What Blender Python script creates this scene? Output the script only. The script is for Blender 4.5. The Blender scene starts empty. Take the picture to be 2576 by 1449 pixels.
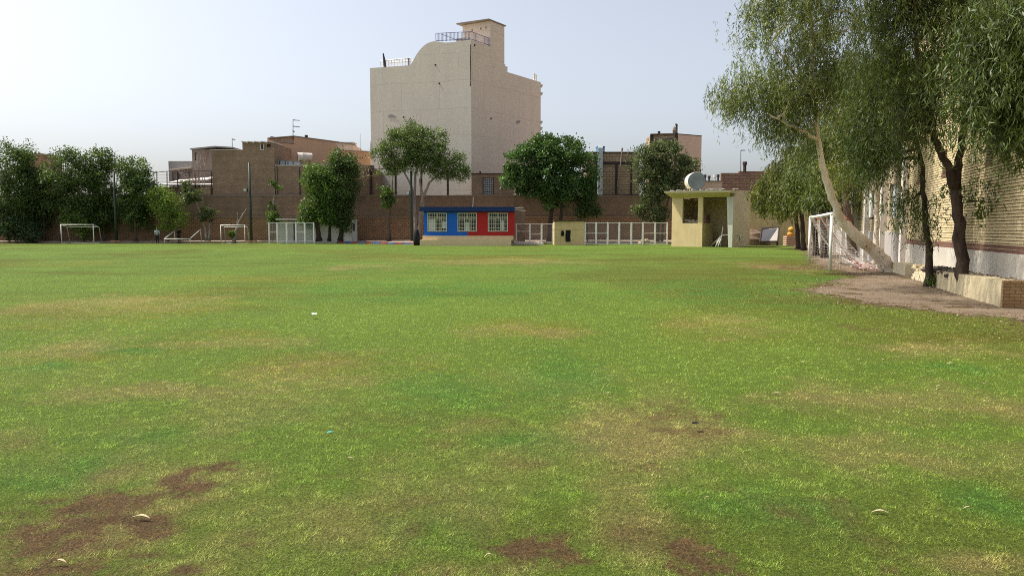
import bpy, bmesh, math, random
import numpy as np
from mathutils import Vector, Matrix

R = math.radians
SC = bpy.context.scene
COL = SC.collection
random.seed(4)

# ------------------------------------------------------------------ camera
CAM_H, F, PITCH = 1.6, 1860.0, math.atan(147.5 / 1860.0)
cd = bpy.data.cameras.new("camera")
cd.sensor_width = 36.0
cd.lens = 36.0 * F / 2576.0
cd.clip_start, cd.clip_end = 0.1, 6000
cam = bpy.data.objects.new("camera", cd)
COL.objects.link(cam)
cam.location = (0, 0, CAM_H)
cam.rotation_euler = (math.pi / 2 - PITCH, 0, 0)
SC.camera = cam

def ray(px, py):
    u, v = (px - 1288) / F, (724.5 - py) / F
    return Vector((u, math.cos(PITCH) + v * math.sin(PITCH), -math.sin(PITCH) + v * math.cos(PITCH)))
def P(px, py, Y):                      # survey point at distance Y
    d = ray(px, py); t = Y / d.y
    return Vector((d.x * t, Y, CAM_H + d.z * t))
def G(px, py, z=0.0):                  # survey point on the ground
    d = ray(px, py); t = (z - CAM_H) / d.z
    return Vector((d.x * t, d.y * t, z))
ZT = {1: (0, 323.6, .2314), 2: (468.4, 289.5, .23505), 3: (894.2, 25.5, .23505), 4: (894.2, 289.5, .23505),
      5: (1405.1, 289.5, .23505), 6: (1745.8, 0, .3232), 7: (1916, 425.8, .2939)}
def Zp(k, x, y):
    a, b, s = ZT[k]
    return a + x * s, b + y * s
def ZP(k, x, y, Y):
    return P(*Zp(k, x, y), Y)

# ------------------------------------------------------------------ light
EL, AZ = R(57), R(11)                  # sun high on the left, a little beyond the camera's side plane
sd = Vector((-math.cos(EL) * math.cos(AZ), math.cos(EL) * math.sin(AZ), math.sin(EL)))
sl = bpy.data.lights.new("sun", 'SUN'); sl.energy = 4.4; sl.angle = R(0.6); sl.color = (1, .94, .84)
so = bpy.data.objects.new("sun", sl); COL.objects.link(so)
so.rotation_euler = sd.to_track_quat('Z', 'Y').to_euler()
w = bpy.data.worlds.new("World"); SC.world = w; w.use_nodes = True
nt = w.node_tree
bg = nt.nodes["Background"]
sky = nt.nodes.new("ShaderNodeTexSky"); sky.sky_type = 'NISHITA'; sky.sun_disc = False
sky.sun_elevation = EL; sky.sun_rotation = math.atan2(sd.x, sd.y) % (2 * math.pi)
sky.air_density = 1.0; sky.dust_density = 8.0; sky.ozone_density = 1.0; sky.altitude = 900
hs = nt.nodes.new("ShaderNodeHueSaturation"); hs.inputs["Saturation"].default_value = .48   # dusty air
nt.links.new(sky.outputs[0], hs.inputs["Color"]); nt.links.new(hs.outputs[0], bg.inputs[0]); bg.inputs[1].default_value = 0.15
SC.view_settings.view_transform = 'Standard'
SC.view_settings.look = 'None'
SC.view_settings.exposure = 0.52
SC.view_settings.gamma = 1
SC.cycles.pixel_filter_type = 'BLACKMAN_HARRIS'; SC.cycles.filter_width = 1.0
SC.cycles.max_bounces = 6
SC.cycles.transparent_max_bounces = 12
SC.cycles.use_adaptive_sampling = True
SC.cycles.use_denoising = False

# ------------------------------------------------------------------ materials
class NT:
    def __init__(s, name):
        s.m = bpy.data.materials.new(name); s.m.use_nodes = True
        s.t = s.m.node_tree; s.b = s.t.nodes["Principled BSDF"]; s.out = s.t.nodes["Material Output"]
    def n(s, typ, **kw):
        o = s.t.nodes.new(typ)
        for k, v in kw.items(): setattr(o, k, v)
        return o
    def l(s, a, b): s.t.links.new(a, b)
    def pos(s): return s.n("ShaderNodeNewGeometry").outputs["Position"]
    def noise(s, vec, scale, detail=4, rough=.6):
        o = s.n("ShaderNodeTexNoise"); o.inputs["Scale"].default_value = scale
        o.inputs["Detail"].default_value = detail; o.inputs["Roughness"].default_value = rough
        s.l(vec, o.inputs["Vector"]); return o.outputs["Fac"]
    def ramp(s, fac, stops):
        o = s.n("ShaderNodeValToRGB"); e = o.color_ramp.elements
        while len(e) < len(stops): e.new(.5)
        for q, (p, c) in zip(e, stops):
            q.position = p; q.color = (c, c, c, 1) if not hasattr(c, '__len__') else (*c, 1)
        s.l(fac, o.inputs[0]); return o.outputs[0]
    def mix(s, fac, a, b, blend='MIX'):
        o = s.n("ShaderNodeMix"); o.data_type = 'RGBA'; o.blend_type = blend
        for v, i in ((fac, 0), (a, 6), (b, 7)):
            if hasattr(v, 'node'): s.l(v, o.inputs[i])
            elif i == 0: o.inputs[0].default_value = v
            else: o.inputs[i].default_value = (*v, 1)
        return o.outputs[2]
    def bump(s, h, strength=.3, dist=.02):
        o = s.n("ShaderNodeBump"); o.inputs["Strength"].default_value = strength
        o.inputs["Distance"].default_value = dist; s.l(h, o.inputs["Height"])
        s.l(o.outputs[0], s.b.inputs["Normal"])
    def mapping(s, vec, scale=(1, 1, 1), rot=(0, 0, 0)):
        o = s.n("ShaderNodeMapping"); o.inputs["Scale"].default_value = scale
        o.inputs["Rotation"].default_value = rot; s.l(vec, o.inputs[0]); return o.outputs[0]
def setc(n, c): n.b.inputs["Base Color"].default_value = (*c, 1)
def rough(n, r, spec=.3):
    n.b.inputs["Roughness"].default_value = r; n.b.inputs["Specular IOR Level"].default_value = spec

def painted(name, c, c2=None, scale=1.2, r=.75, streak=True, amt=.5, metal=0.0, bump=.25):
    n = NT(name); rough(n, r)
    c2 = c2 or tuple(x * .72 for x in c)
    p = n.pos()
    f = n.noise(p, scale, 6, .65)
    col = n.mix(n.ramp(f, [(.38, 0.0), (.72, amt)]), c, c2)
    if streak:
        f2 = n.noise(n.mapping(p, (2.5, 2.5, .18)), 1.5, 4)
        col = n.mix(n.ramp(f2, [(.5, 0.0), (.8, amt * .7)]), col, tuple(x * .6 for x in c))
    f3 = n.noise(p, scale * 14, 3)
    col = n.mix(n.ramp(f3, [(.3, 0.0), (.8, .22)]), col, tuple(min(1, x * .65) for x in c))
    n.l(col, n.b.inputs["Base Color"]); n.b.inputs["Metallic"].default_value = metal
    if bump: n.bump(n.noise(p, scale * 18, 4), bump, .02)
    return n.m

def brickwork(name, c1, c2, mortar, bw=.24, bh=.075, ms=.012, d=(1, 0), r=.9, dirt=.5, bump=.5, dirtc=(.05, .04, .03), hj=0, jc=(.05, .035, .02)):
    n = NT(name); rough(n, r, .2)
    p = n.pos()
    sx = n.n("ShaderNodeSeparateXYZ"); n.l(p, sx.inputs[0])
    dt = n.n("ShaderNodeVectorMath", operation='DOT_PRODUCT'); n.l(p, dt.inputs[0]); dt.inputs[1].default_value = (d[0], d[1], 0)
    cb = n.n("ShaderNodeCombineXYZ"); n.l(dt.outputs["Value"], cb.inputs[0]); n.l(sx.outputs[2], cb.inputs[1])
    bt = n.n("ShaderNodeTexBrick"); n.l(cb.outputs[0], bt.inputs["Vector"])
    bt.inputs["Color1"].default_value = (*c1, 1); bt.inputs["Color2"].default_value = (*c2, 1)
    bt.inputs["Mortar"].default_value = (*mortar, 1); bt.inputs["Scale"].default_value = 1
    bt.inputs["Mortar Size"].default_value = ms; bt.inputs["Brick Width"].default_value = bw
    bt.inputs["Row Height"].default_value = bh; bt.inputs["Bias"].default_value = 0; bt.inputs["Mortar Smooth"].default_value = .3
    f = n.noise(p, .45, 6, .7)
    col = n.mix(n.ramp(f, [(.42, 0.0), (.75, dirt)]), bt.outputs["Color"], dirtc)
    f2 = n.noise(n.mapping(p, (1, 1, .25)), 2.2, 5, .7)
    col = n.mix(n.ramp(f2, [(.45, 0.0), (.8, dirt * .7)]), col, tuple(x * .5 for x in c1))
    f3 = n.noise(n.mapping(p, (.9, .9, 9)), 1.6, 5, .8)
    col = n.mix(n.ramp(f3, [(.35, .6), (.55, 0.0)]), col, tuple(x * .45 for x in c1))
    f3 = n.noise(p, 5.5, 4, .8)
    col = n.mix(n.ramp(f3, [(.52, 0.0), (.75, .35)]), col, tuple(min(1, x * 1.5) for x in c1))
    if hj:                              # deep raked bed joints
        d1 = n.n("ShaderNodeMath", operation='DIVIDE'); n.l(sx.outputs[2], d1.inputs[0]); d1.inputs[1].default_value = bh
        d2 = n.n("ShaderNodeMath", operation='FRACT'); n.l(d1.outputs[0], d2.inputs[0])
        d3 = n.n("ShaderNodeMath", operation='LESS_THAN'); n.l(d2.outputs[0], d3.inputs[0]); d3.inputs[1].default_value = hj
        col = n.mix(d3.outputs[0], col, jc)
    n.l(col, n.b.inputs["Base Color"])
    inv = n.n("ShaderNodeMath", operation='SUBTRACT'); inv.inputs[0].default_value = 1; n.l(bt.outputs["Fac"], inv.inputs[1])
    n.bump(inv.outputs[0], bump, .015)
    return n.m

def leafy(name, trans=.35, r=.5, gain=1.0):
    n = NT(name); rough(n, r, .35)
    a = n.n("ShaderNodeAttribute", attribute_name="Col")
    n.l(a.outputs["Color"], n.b.inputs["Base Color"])
    tr = n.n("ShaderNodeBsdfTranslucent")
    hs = n.mix(.75, a.outputs["Color"], (1.6, 1.5, .55), 'MULTIPLY')
    n.l(hs, tr.inputs[0])
    mx = n.n("ShaderNodeMixShader"); mx.inputs[0].default_value = trans
    n.l(n.b.outputs[0], mx.inputs[1]); n.l(tr.outputs[0], mx.inputs[2]); n.l(mx.outputs[0], n.out.inputs[0])
    return n.m

def bark(name, c, c2, scale=6, r=.9):
    n = NT(name); rough(n, r, .2); p = n.pos()
    f = n.noise(n.mapping(p, (1, 1, .25)), scale, 6, .7)
    n.l(n.mix(n.ramp(f, [(.35, 0.0), (.65, 1.0)]), c, c2), n.b.inputs["Base Color"])
    n.bump(f, .8, .05); return n.m

def meshwire(name, c, cell=.05, wire=.18):
    n = NT(name); rough(n, .6); setc(n, c)
    p = n.pos(); sx = n.n("ShaderNodeSeparateXYZ"); n.l(p, sx.inputs[0])
    hx = n.n("ShaderNodeMath", operation='ADD'); n.l(sx.outputs[0], hx.inputs[0]); n.l(sx.outputs[1], hx.inputs[1])
    fac = []
    for o in (hx.outputs[0], sx.outputs[2]):
        m1 = n.n("ShaderNodeMath", operation='DIVIDE'); n.l(o, m1.inputs[0]); m1.inputs[1].default_value = cell
        m2 = n.n("ShaderNodeMath", operation='FRACT'); n.l(m1.outputs[0], m2.inputs[0])
        m3 = n.n("ShaderNodeMath", operation='LESS_THAN'); n.l(m2.outputs[0], m3.inputs[0]); m3.inputs[1].default_value = wire
        fac.append(m3.outputs[0])
    mm = n.n("ShaderNodeMath", operation='MAXIMUM'); n.l(fac[0], mm.inputs[0]); n.l(fac[1], mm.inputs[1])
    tp = n.n("ShaderNodeBsdfTransparent"); mx = n.n("ShaderNodeMixShader")
    n.l(mm.outputs[0], mx.inputs[0]); n.l(tp.outputs[0], mx.inputs[1]); n.l(n.b.outputs[0], mx.inputs[2]); n.l(mx.outputs[0], n.out.inputs[0])
    return n.m

M = {}
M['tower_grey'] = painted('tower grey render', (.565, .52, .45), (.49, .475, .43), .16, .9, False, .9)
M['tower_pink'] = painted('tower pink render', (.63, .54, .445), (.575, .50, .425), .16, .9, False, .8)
def seams(mat, d, bw, bh, amt):
    t = mat.node_tree; b = t.nodes["Principled BSDF"]; src = b.inputs["Base Color"].links[0].from_socket
    g = t.nodes.new("ShaderNodeNewGeometry"); sx = t.nodes.new("ShaderNodeSeparateXYZ"); t.links.new(g.outputs["Position"], sx.inputs[0])
    dt = t.nodes.new("ShaderNodeVectorMath"); dt.operation = 'DOT_PRODUCT'; t.links.new(g.outputs["Position"], dt.inputs[0]); dt.inputs[1].default_value = (*d, 0)
    wv = t.nodes.new("ShaderNodeTexNoise"); wv.inputs["Scale"].default_value = .5; t.links.new(g.outputs["Position"], wv.inputs["Vector"])
    ad = t.nodes.new("ShaderNodeMath"); ad.operation = 'MULTIPLY_ADD'; t.links.new(wv.outputs["Fac"], ad.inputs[0]); ad.inputs[1].default_value = .35; t.links.new(sx.outputs[2], ad.inputs[2])
    cb = t.nodes.new("ShaderNodeCombineXYZ"); t.links.new(dt.outputs["Value"], cb.inputs[0]); t.links.new(ad.outputs[0], cb.inputs[1])
    bt = t.nodes.new("ShaderNodeTexBrick"); t.links.new(cb.outputs[0], bt.inputs["Vector"]); bt.inputs["Scale"].default_value = 1; bt.inputs["Brick Width"].default_value = bw; bt.inputs["Row Height"].default_value = bh
    bt.inputs["Mortar Size"].default_value = .05; bt.inputs["Mortar Smooth"].default_value = .6
    bt.inputs["Color1"].default_value = (1, 1, 1, 1); bt.inputs["Color2"].default_value = (.955, .95, .94, 1); bt.inputs["Mortar"].default_value = (.8, .78, .75, 1)
    st = t.nodes.new("ShaderNodeTexNoise"); st.inputs["Scale"].default_value = 1.0; st.inputs["Detail"].default_value = 5
    mp = t.nodes.new("ShaderNodeMapping"); mp.inputs["Scale"].default_value = (1.1, 1.1, .12); t.links.new(g.outputs["Position"], mp.inputs[0]); t.links.new(mp.outputs[0], st.inputs["Vector"])
    rp = t.nodes.new("ShaderNodeValToRGB"); rp.color_ramp.elements[0].position = .38; rp.color_ramp.elements[0].color = (.86, .85, .83, 1); rp.color_ramp.elements[1].position = .62; t.links.new(st.outputs["Fac"], rp.inputs[0])
    for o, f in ((bt.outputs["Color"], amt), (rp.outputs[0], .32)):
        mx = t.nodes.new("ShaderNodeMix"); mx.data_type = 'RGBA'; mx.blend_type = 'MULTIPLY'; mx.inputs[0].default_value = f
        t.links.new(src, mx.inputs[6]); t.links.new(o, mx.inputs[7]); src = mx.outputs[2]
    t.links.new(src, b.inputs["Base Color"])
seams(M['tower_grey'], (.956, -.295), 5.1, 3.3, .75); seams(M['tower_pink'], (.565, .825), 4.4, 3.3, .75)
M['tan'] = painted('tan render', (.44, .29, .19), (.36, .24, .16), .5, .9)
M['tan_light'] = painted('light tan render', (.55, .41, .31), None, .5, .9)
M['orange'] = painted('orange render', (.55, .33, .18), None, .5, .9)
M['concrete'] = painted('raw concrete', (.27, .26, .25), (.18, .17, .165), .8, .9)
M['concrete_dark'] = painted('brown concrete', (.24, .2, .17), None, .8, .9)
M['coping'] = painted('pale coping', (.55, .5, .45), None, 1.5, .8)
M['white'] = painted('white paint', (.78, .78, .76), None, 2, .5, False, .3)
M['white_worn'] = painted('worn white paint', (.72, .70, .66), (.42, .33, .25), 3, .5, False, .7)
M['tin'] = painted('pale tin roofing', (.75, .73, .70), (.5, .45, .4), .8, .5, False)
M['steel_dark'] = painted('rusty dark steel', (.045, .03, .027), None, 3, .7, False)
M['pole_green'] = painted('dark green pole paint', (.03, .045, .035), None, 3, .5, False)
M['galv'] = painted('galvanised steel', (.42, .47, .50), (.28, .31, .33), 1.5, .45, True, .6, .3)
M['blue'] = painted('blue wall paint', (.008, .115, .54), (.008, .09, .44), .9, .6, True, .4)
M['navy'] = painted('navy fascia paint', (.007, .03, .13), (.004, .02, .09), 1.2, .7)
M['red'] = painted('red wall paint', (.44, .014, .016), (.34, .012, .014), .9, .6, True, .4)
M['beige'] = painted('beige plaster', (.66, .52, .32), (.56, .43, .26), .9, .8)
M['cream'] = painted('cream metal paint', (.72, .68, .56), None, 3, .5, False, .3)
M['yellow'] = painted('yellow plaster', (.62, .49, .255), (.49, .39, .21), .8, .85, True, .8)
M['yellow_pale'] = painted('pale yellow plaster', (.55, .48, .33), (.43, .38, .27), .8, .85)
M['shade_stained'] = painted('stained and shadow-streaked yellowish plaster', (.50, .43, .27), (.30, .25, .16), .9, .9, True, .9)  # stains plus vertical streak shadows painted into the plaster colour
M['tank_grey'] = painted('grey tank metal', (.17, .20, .215), (.25, .27, .265), 1.4, .55, True, .6)
M['whitewash'] = painted('whitewashed plaster', (.62, .58, .52), (.45, .40, .34), .8, .85)
M['paleblue'] = painted('worn pale blue plaster', (.52, .53, .46), (.52, .46, .31), 1.2, .85)
M['plinth'] = painted('white stone plinth', (.55, .51, .445), (.38, .345, .295), .7, .8, True, .8)
M['greyplaster'] = painted('grey cement plaster', (.40, .375, .35), (.28, .25, .23), .6, .9)
M['brown_stripe'] = painted('brown stone band', (.17, .085, .065), None, 2, .85, False)
M['rubble'] = painted('pale rubble', (.50, .43, .28), (.30, .24, .16), 5, .95, False, .9, 0, .9)
M['darkrubble'] = painted('dark rubble', (.07, .06, .05), (.16, .13, .1), 5, .95, False, .9, 0, .9)
M['soil'] = painted('bare soil', (.27, .19, .135), (.20, .135, .095), .7, .95, False, .8, 0, .7)
M['soil_pale'] = painted('pale dry soil', (.37, .29, .22), (.25, .18, .13), .7, .95, False, .8, 0, .6)
M['black'] = painted('black cloth', (.012, .012, .014), None, 3, .9, False)
M['dark'] = painted('dark void', (.02, .018, .016), None, 3, .9, False)
M['green_plastic'] = painted('green plastic', (.02, .16, .05), None, 3, .45, False, .3)
M['blue_metal'] = painted('blue painted sheet metal', (.06, .25, .45), None, 3, .45, False, .4)
M['rail_blue'] = painted('blue railing paint', (.05, .06, .16), None, 3, .5, False, .3)
M['kerb_blue'] = painted('blue kerb paint', (.03, .1, .3), (.25, .22, .2), 3, .7, False, .8)
M['kerb_red'] = painted('red kerb paint', (.28, .05, .035), (.25, .2, .17), 3, .7, False, .8)
M['wood'] = painted('weathered wood', (.30, .20, .12), None, 4, .85, False)
M['rope_white'] = painted('white net cord', (.75, .72, .68), None, 3, .8, False, .2)
M['rope_red'] = painted('red net cord', (.42, .10, .07), None, 3, .8, False, .3)
M['sack'] = painted('yellow sack cloth', (.62, .34, .06), (.45, .22, .04), 4, .8, False)
M['crate'] = painted('pale red crate', (.42, .22, .13), None, 4, .8, False)
M['crate_slat'] = painted('cream crate slat', (.62, .52, .40), None, 4, .8, False)
M['leaf_litter'] = painted('dry fallen leaf', (.46, .38, .24), (.38, .28, .15), 9, .8, False)
M['paper'] = painted('white paper scrap', (.8, .8, .8), None, 9, .7, False, .1)
M['teal'] = painted('teal plastic scrap', (.05, .35, .38), None, 9, .5, False, .1)
M['skin'] = painted('skin', (.36, .21, .14), None, 6, .6, False, .2, 0, 0)
M['shirt_grey'] = painted('pale blue grey shirt', (.34, .38, .44), None, 5, .9, False, .3)
M['trouser_navy'] = painted('dark trousers', (.02, .022, .03), None, 5, .9, False, .3)
M['shirt_black'] = painted('black shirt', (.015, .015, .018), None, 5, .9, False, .3)
M['hair'] = painted('dark hair', (.012, .01, .009), None, 9, .7, False, .2)
M['shoe'] = painted('dark shoe', (.02, .018, .016), None, 9, .6, False, .2)
M['board_shaded'] = painted('grey board', (.10, .10, .11), None, 2, .6)  # shade on the board is put into this tone
M['curtain'] = painted('pale curtain', (.62, .66, .66), None, 3, .9, True, .5)
n = NT('window glass'); setc(n, (.02, .025, .03)); rough(n, .08, .5); M['glass'] = n.m
n = NT('pale blue window'); setc(n, (.46, .50, .52)); rough(n, .3, .5); M['glass_pale'] = n.m
n = NT('frosted window'); setc(n, (.50, .52, .56)); rough(n, .35, .5); M['glass_frost'] = n.m
M['wire'] = meshwire('wire mesh', (.20, .21, .24), .05, .13)
M['brick_brown'] = brickwork('brown brickwork', (.39, .27, .19), (.29, .20, .14), (.14, .10, .075), .26, .105, .016, (1, 0))
M['brick_wall'] = brickwork('dark compound brickwork', (.315, .215, .15), (.24, .16, .112), (.11, .08, .06), .26, .105, .016, (1, 0))
M['brick_orange'] = brickwork('orange relief brickwork', (.35, .215, .125), (.26, .16, .097), (.07, .042, .03), .5, .22, .03, (1, 0), dirt=.4)
M['brick_cream'] = brickwork('cream block work', (.42, .32, .21), (.33, .245, .16), (.10, .055, .04), .75, .30, .028, (1, 0), dirt=.35)
M['brick_red'] = brickwork('red brown block work', (.30, .185, .13), (.22, .135, .1), (.1, .06, .045), .9, .32, .03, (1, 0), dirt=.3)
WD = Vector((.305, .952)).normalized()
M['brick_yellow'] = brickwork('yellow facing brick', (.71, .585, .37), (.64, .52, .31), (.42, .32, .17), .25, .078, .008, (WD.x, WD.y), dirt=.25, dirtc=(.36, .27, .15), bump=.6, hj=.22, jc=(.09, .06, .03))
M['brick_farwall'] = brickwork('grey yellow brick', (.50, .42, .29), (.44, .36, .24), (.30, .24, .15), .25, .078, .008, (WD.x, WD.y), dirt=.3, dirtc=(.2, .16, .11), hj=.22, jc=(.1, .07, .04))
M['leaf'] = leafy('broad leaves', .3)
M['leaf_euc'] = leafy('hanging narrow leaves', .26)
M['blade'] = leafy('grass blades', .3, .6)
M['bark_brown'] = bark('brown bark', (.16, .115, .085), (.075, .052, .04))
M['bark_dark'] = bark('dark bark', (.085, .06, .045), (.035, .025, .02))
M['bark_white'] = bark('white gum bark', (.80, .73, .63), (.58, .48, .36), 3)
n_ = M['bark_white'].node_tree; bs_ = n_.nodes["Principled BSDF"]; src = bs_.inputs["Base Color"].links[0].from_socket
nz = n_.nodes.new("ShaderNodeTexNoise"); nz.inputs["Scale"].default_value = 7; nz.inputs["Detail"].default_value = 3; gp = n_.nodes.new("ShaderNodeNewGeometry"); n_.links.new(gp.outputs["Position"], nz.inputs["Vector"])
rp = n_.nodes.new("ShaderNodeValToRGB"); rp.color_ramp.elements[0].position = .64; rp.color_ramp.elements[1].position = .70; n_.links.new(nz.outputs["Fac"], rp.inputs[0])
mx_ = n_.nodes.new("ShaderNodeMix"); mx_.data_type = 'RGBA'; n_.links.new(rp.outputs[0], mx_.inputs[0]); n_.links.new(src, mx_.inputs[6]); mx_.inputs[7].default_value = (.16, .10, .07, 1); n_.links.new(mx_.outputs[2], bs_.inputs["Base Color"])
M['bark_pale'] = bark('pale grey bark', (.30, .25, .21), (.17, .13, .105))

# ------------------------------------------------------------------ mesh builder
class MB:
    def __init__(s): s.v, s.f, s.mi = [], [], []
    def quad(s, a, b, c, d, mi=0):
        k = len(s.v); s.v += [tuple(a), tuple(b), tuple(c), tuple(d)]; s.f.append((k, k + 1, k + 2, k + 3)); s.mi.append(mi)
    def hexa(s, c, mi=0):               # 8 corners, bottom ring then top ring
        k = len(s.v); s.v += [tuple(q) for q in c]
        for q in ((3, 2, 1, 0), (4, 5, 6, 7), (0, 1, 5, 4), (1, 2, 6, 5), (2, 3, 7, 6), (3, 0, 4, 7)):
            s.f.append(tuple(k + i for i in q)); s.mi.append(mi)
    def box(s, x0, x1, y0, y1, z0, z1, mi=0, fr=None):
        c = [(x0, y0, z0), (x1, y0, z0), (x1, y1, z0), (x0, y1, z0), (x0, y0, z1), (x1, y0, z1), (x1, y1, z1), (x0, y1, z1)]
        if fr: c = [fr(*q) for q in c]
        s.hexa(c, mi)
    def prism(s, poly, ext, mi=0, side=None):    # planar polygon swept by ext
        k = len(s.v); n = len(poly); e = Vector(ext)
        s.v += [tuple(p) for p in poly] + [tuple(Vector(p) + e) for p in poly]
        s.f.append(tuple(range(k, k + n))); s.mi.append(mi)
        s.f.append(tuple(range(k + 2 * n - 1, k + n - 1, -1))); s.mi.append(mi if side is None else side)
        for i in range(n):
            j = (i + 1) % n
            s.f.append((k + i, k + n + i, k + n + j, k + j)); s.mi.append(mi if side is None else side)
    def tube(s, pts, rad, n=6, mi=0, cap=True):
        pts = [Vector(p) for p in pts]
        if not hasattr(rad, '__len__'): rad = [rad] * len(pts)
        k = len(s.v); up = None
        for i, p in enumerate(pts):
            t = (pts[min(i + 1, len(pts) - 1)] - pts[max(i - 1, 0)])
            t = t.normalized() if t.length > 1e-9 else Vector((0, 0, 1))
            if up is None:
                up = Vector((1, 0, 0)) if abs(t.x) < .8 else Vector((0, 1, 0))
            up = (up - t * up.dot(t)).normalized(); b = t.cross(up)
            for q in range(n):
                a = 2 * math.pi * q / n
                s.v.append(tuple(p + (up * math.cos(a) + b * math.sin(a)) * rad[i]))
        for i in range(len(pts) - 1):
            for q in range(n):
                r = (q + 1) % n
                s.f.append((k + i * n + q, k + i * n + r, k + (i + 1) * n + r, k + (i + 1) * n + q)); s.mi.append(mi)
        if cap:
            s.f.append(tuple(k + q for q in range(n - 1, -1, -1))); s.mi.append(mi)
            e = k + (len(pts) - 1) * n
            s.f.append(tuple(e + q for q in range(n))); s.mi.append(mi)
    def blob(s, c, r, seed=0, mi=0, jag=.2, nu=10, nv=7):
        rg = random.Random(seed); k = len(s.v); c = Vector(c)
        r = r if hasattr(r, '__len__') else (r, r, r)
        for j in range(nv + 1):
            th = math.pi * j / nv
            for i in range(nu):
                ph = 2 * math.pi * i / nu; q = 1 + rg.uniform(-jag, jag)
                s.v.append((c.x + r[0] * q * math.sin(th) * math.cos(ph), c.y + r[1] * q * math.sin(th) * math.sin(ph), c.z + r[2] * q * math.cos(th)))
        for j in range(nv):
            for i in range(nu):
                i2 = (i + 1) % nu
                s.f.append((k + j * nu + i, k + (j + 1) * nu + i, k + (j + 1) * nu + i2, k + j * nu + i2)); s.mi.append(mi)
    def holes(s, x0, x1, z0, z1, y0, y1, hs, fr=None, mi=0):   # wall slab with rectangular openings
        xs = sorted({x0, x1, *[h[0] for h in hs], *[h[1] for h in hs]})
        xs = [x for x in xs if x0 <= x <= x1]
        for a, b in zip(xs, xs[1:]):
            m = (a + b) / 2; z = z0
            for h in sorted([h for h in hs if h[0] < m < h[1]], key=lambda h: h[2]):
                if h[2] > z: s.box(a, b, y0, y1, z, h[2], mi, fr)
                z = h[3]
            if z < z1: s.box(a, b, y0, y1, z, z1, mi, fr)
    def build(s, name, mats, parent=None, smooth=False, org=None):
        if not isinstance(mats, (list, tuple)): mats = [mats]
        o = Vector((0, 0, 0))
        if parent is not None: o = WORG[parent.name]
        elif org is not None: o = Vector(org)
        me = bpy.data.meshes.new(name)
        me.from_pydata([(x - o.x, y - o.y, z - o.z) for x, y, z in s.v], [], s.f)
        for m in mats: me.materials.append(M[m] if isinstance(m, str) else m)
        me.polygons.foreach_set("material_index", s.mi)
        if smooth: me.polygons.foreach_set("use_smooth", [True] * len(s.f))
        bm = bmesh.new(); bm.from_mesh(me); bmesh.ops.recalc_face_normals(bm, faces=bm.faces); bm.to_mesh(me); bm.free()
        me.update()
        ob = bpy.data.objects.new(name, me); COL.objects.link(ob)
        if parent is not None: ob.parent = parent; WORG[ob.name] = o
        else: ob.location = o; WORG[ob.name] = o
        return ob
WORG = {}
def tag(o, label=None, cat=None, group=None, kind=None):
    for k, v in (("label", label), ("category", cat), ("group", group), ("kind", kind)):
        if v: o[k] = v
    return o
def thing(name, label, cat, loc, group=None):
    o = bpy.data.objects.new(name, None); COL.objects.link(o); o.empty_display_size = .3
    o.location = loc; WORG[o.name] = Vector(loc)
    return tag(o, label, cat, group)
def one(f, name, mats, parent, smooth=False):
    m = MB(); f(m); return m.build(name, mats, parent, smooth)
def frame(o, ex, ey):                   # local frame (x along ex, y along ey, z up)
    o = Vector(o); ex = Vector((*ex, 0)); ey = Vector((*ey, 0))
    return lambda x, y, z: tuple(o + ex * x + ey * y + Vector((0, 0, z)))

# ------------------------------------------------------------------ noise
def vnoise(x, y, seed=0):
    xi, yi = np.floor(x).astype(np.int64), np.floor(y).astype(np.int64)
    fx, fy = x - xi, y - yi
    fx, fy = fx * fx * (3 - 2 * fx), fy * fy * (3 - 2 * fy)
    def h(a, b):
        q = (a * 374761393 + b * 668265263 + seed * 974634777) & 0xffffffff
        q = ((q ^ (q >> 13)) * 1274126177) & 0xffffffff
        return ((q ^ (q >> 16)) & 0xffff) / 65535.0
    return (h(xi, yi) * (1 - fx) + h(xi + 1, yi) * fx) * (1 - fy) + (h(xi, yi + 1) * (1 - fx) + h(xi + 1, yi + 1) * fx) * fy
def fbm(x, y, seed=0, oct=4):
    s, a, t = 0, 1, 0
    for i in range(oct):
        s = s + a * vnoise(x * 2 ** i + 17.3 * i, y * 2 ** i + 5.1 * i, seed + i); t += a; a *= .55
    return s / t

# ------------------------------------------------------------------ ground
def blotch(px0, px1, py0, py1):         # footprint of a patch seen in the photo, as an ellipse on the ground
    cx, cy = (px0 + px1) / 2, (py0 + py1) / 2
    c = G(cx, cy); a = G(px1, cy); n_, f_ = G(cx, py1), G(cx, py0)
    return c.x, (n_.y + f_.y) / 2, abs(a.x - c.x), abs(f_.y - n_.y) / 2
DRY = [blotch(*q) for q in ((600, 1110, 885, 970), (-100, 700, 1200, 1470), (1440, 1900, 1000, 1240), (500, 1100, 1250, 1449), (2000, 2640, 1080, 1200), (0, 520, 735, 800), (2000, 2640, 950, 1080), (1500, 1960, 1000, 1180), (250, 700, 1150, 1260),
       (1440, 1700, 1180, 1420), (2300, 2640, 1380, 1449), (100, 600, 960, 1010), (1680, 1980, 790, 850), (380, 760, 840, 880), (1900, 2080, 660, 690), (0, 330, 830, 905),
       (1150, 1480, 810, 850), (1000, 1500, 650, 668), (780, 1000, 664, 684), (0, 700, 1370, 1449), (1000, 1400, 1400, 1449), (1060, 1340, 1050, 1110), (1900, 2250, 975, 1020), (2080, 2600, 840, 900))]
WEAK = [blotch(*q) for q in ((1130, 1350, 1035, 1072), (1560, 1740, 1030, 1090), (1020, 1110, 1092, 1124), (1540, 1900, 1000, 1145), (1480, 1700, 1140, 1210), (560, 800, 1305, 1385), (2150, 2300, 1400, 1450), (2080, 2250, 800, 850))]
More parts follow.
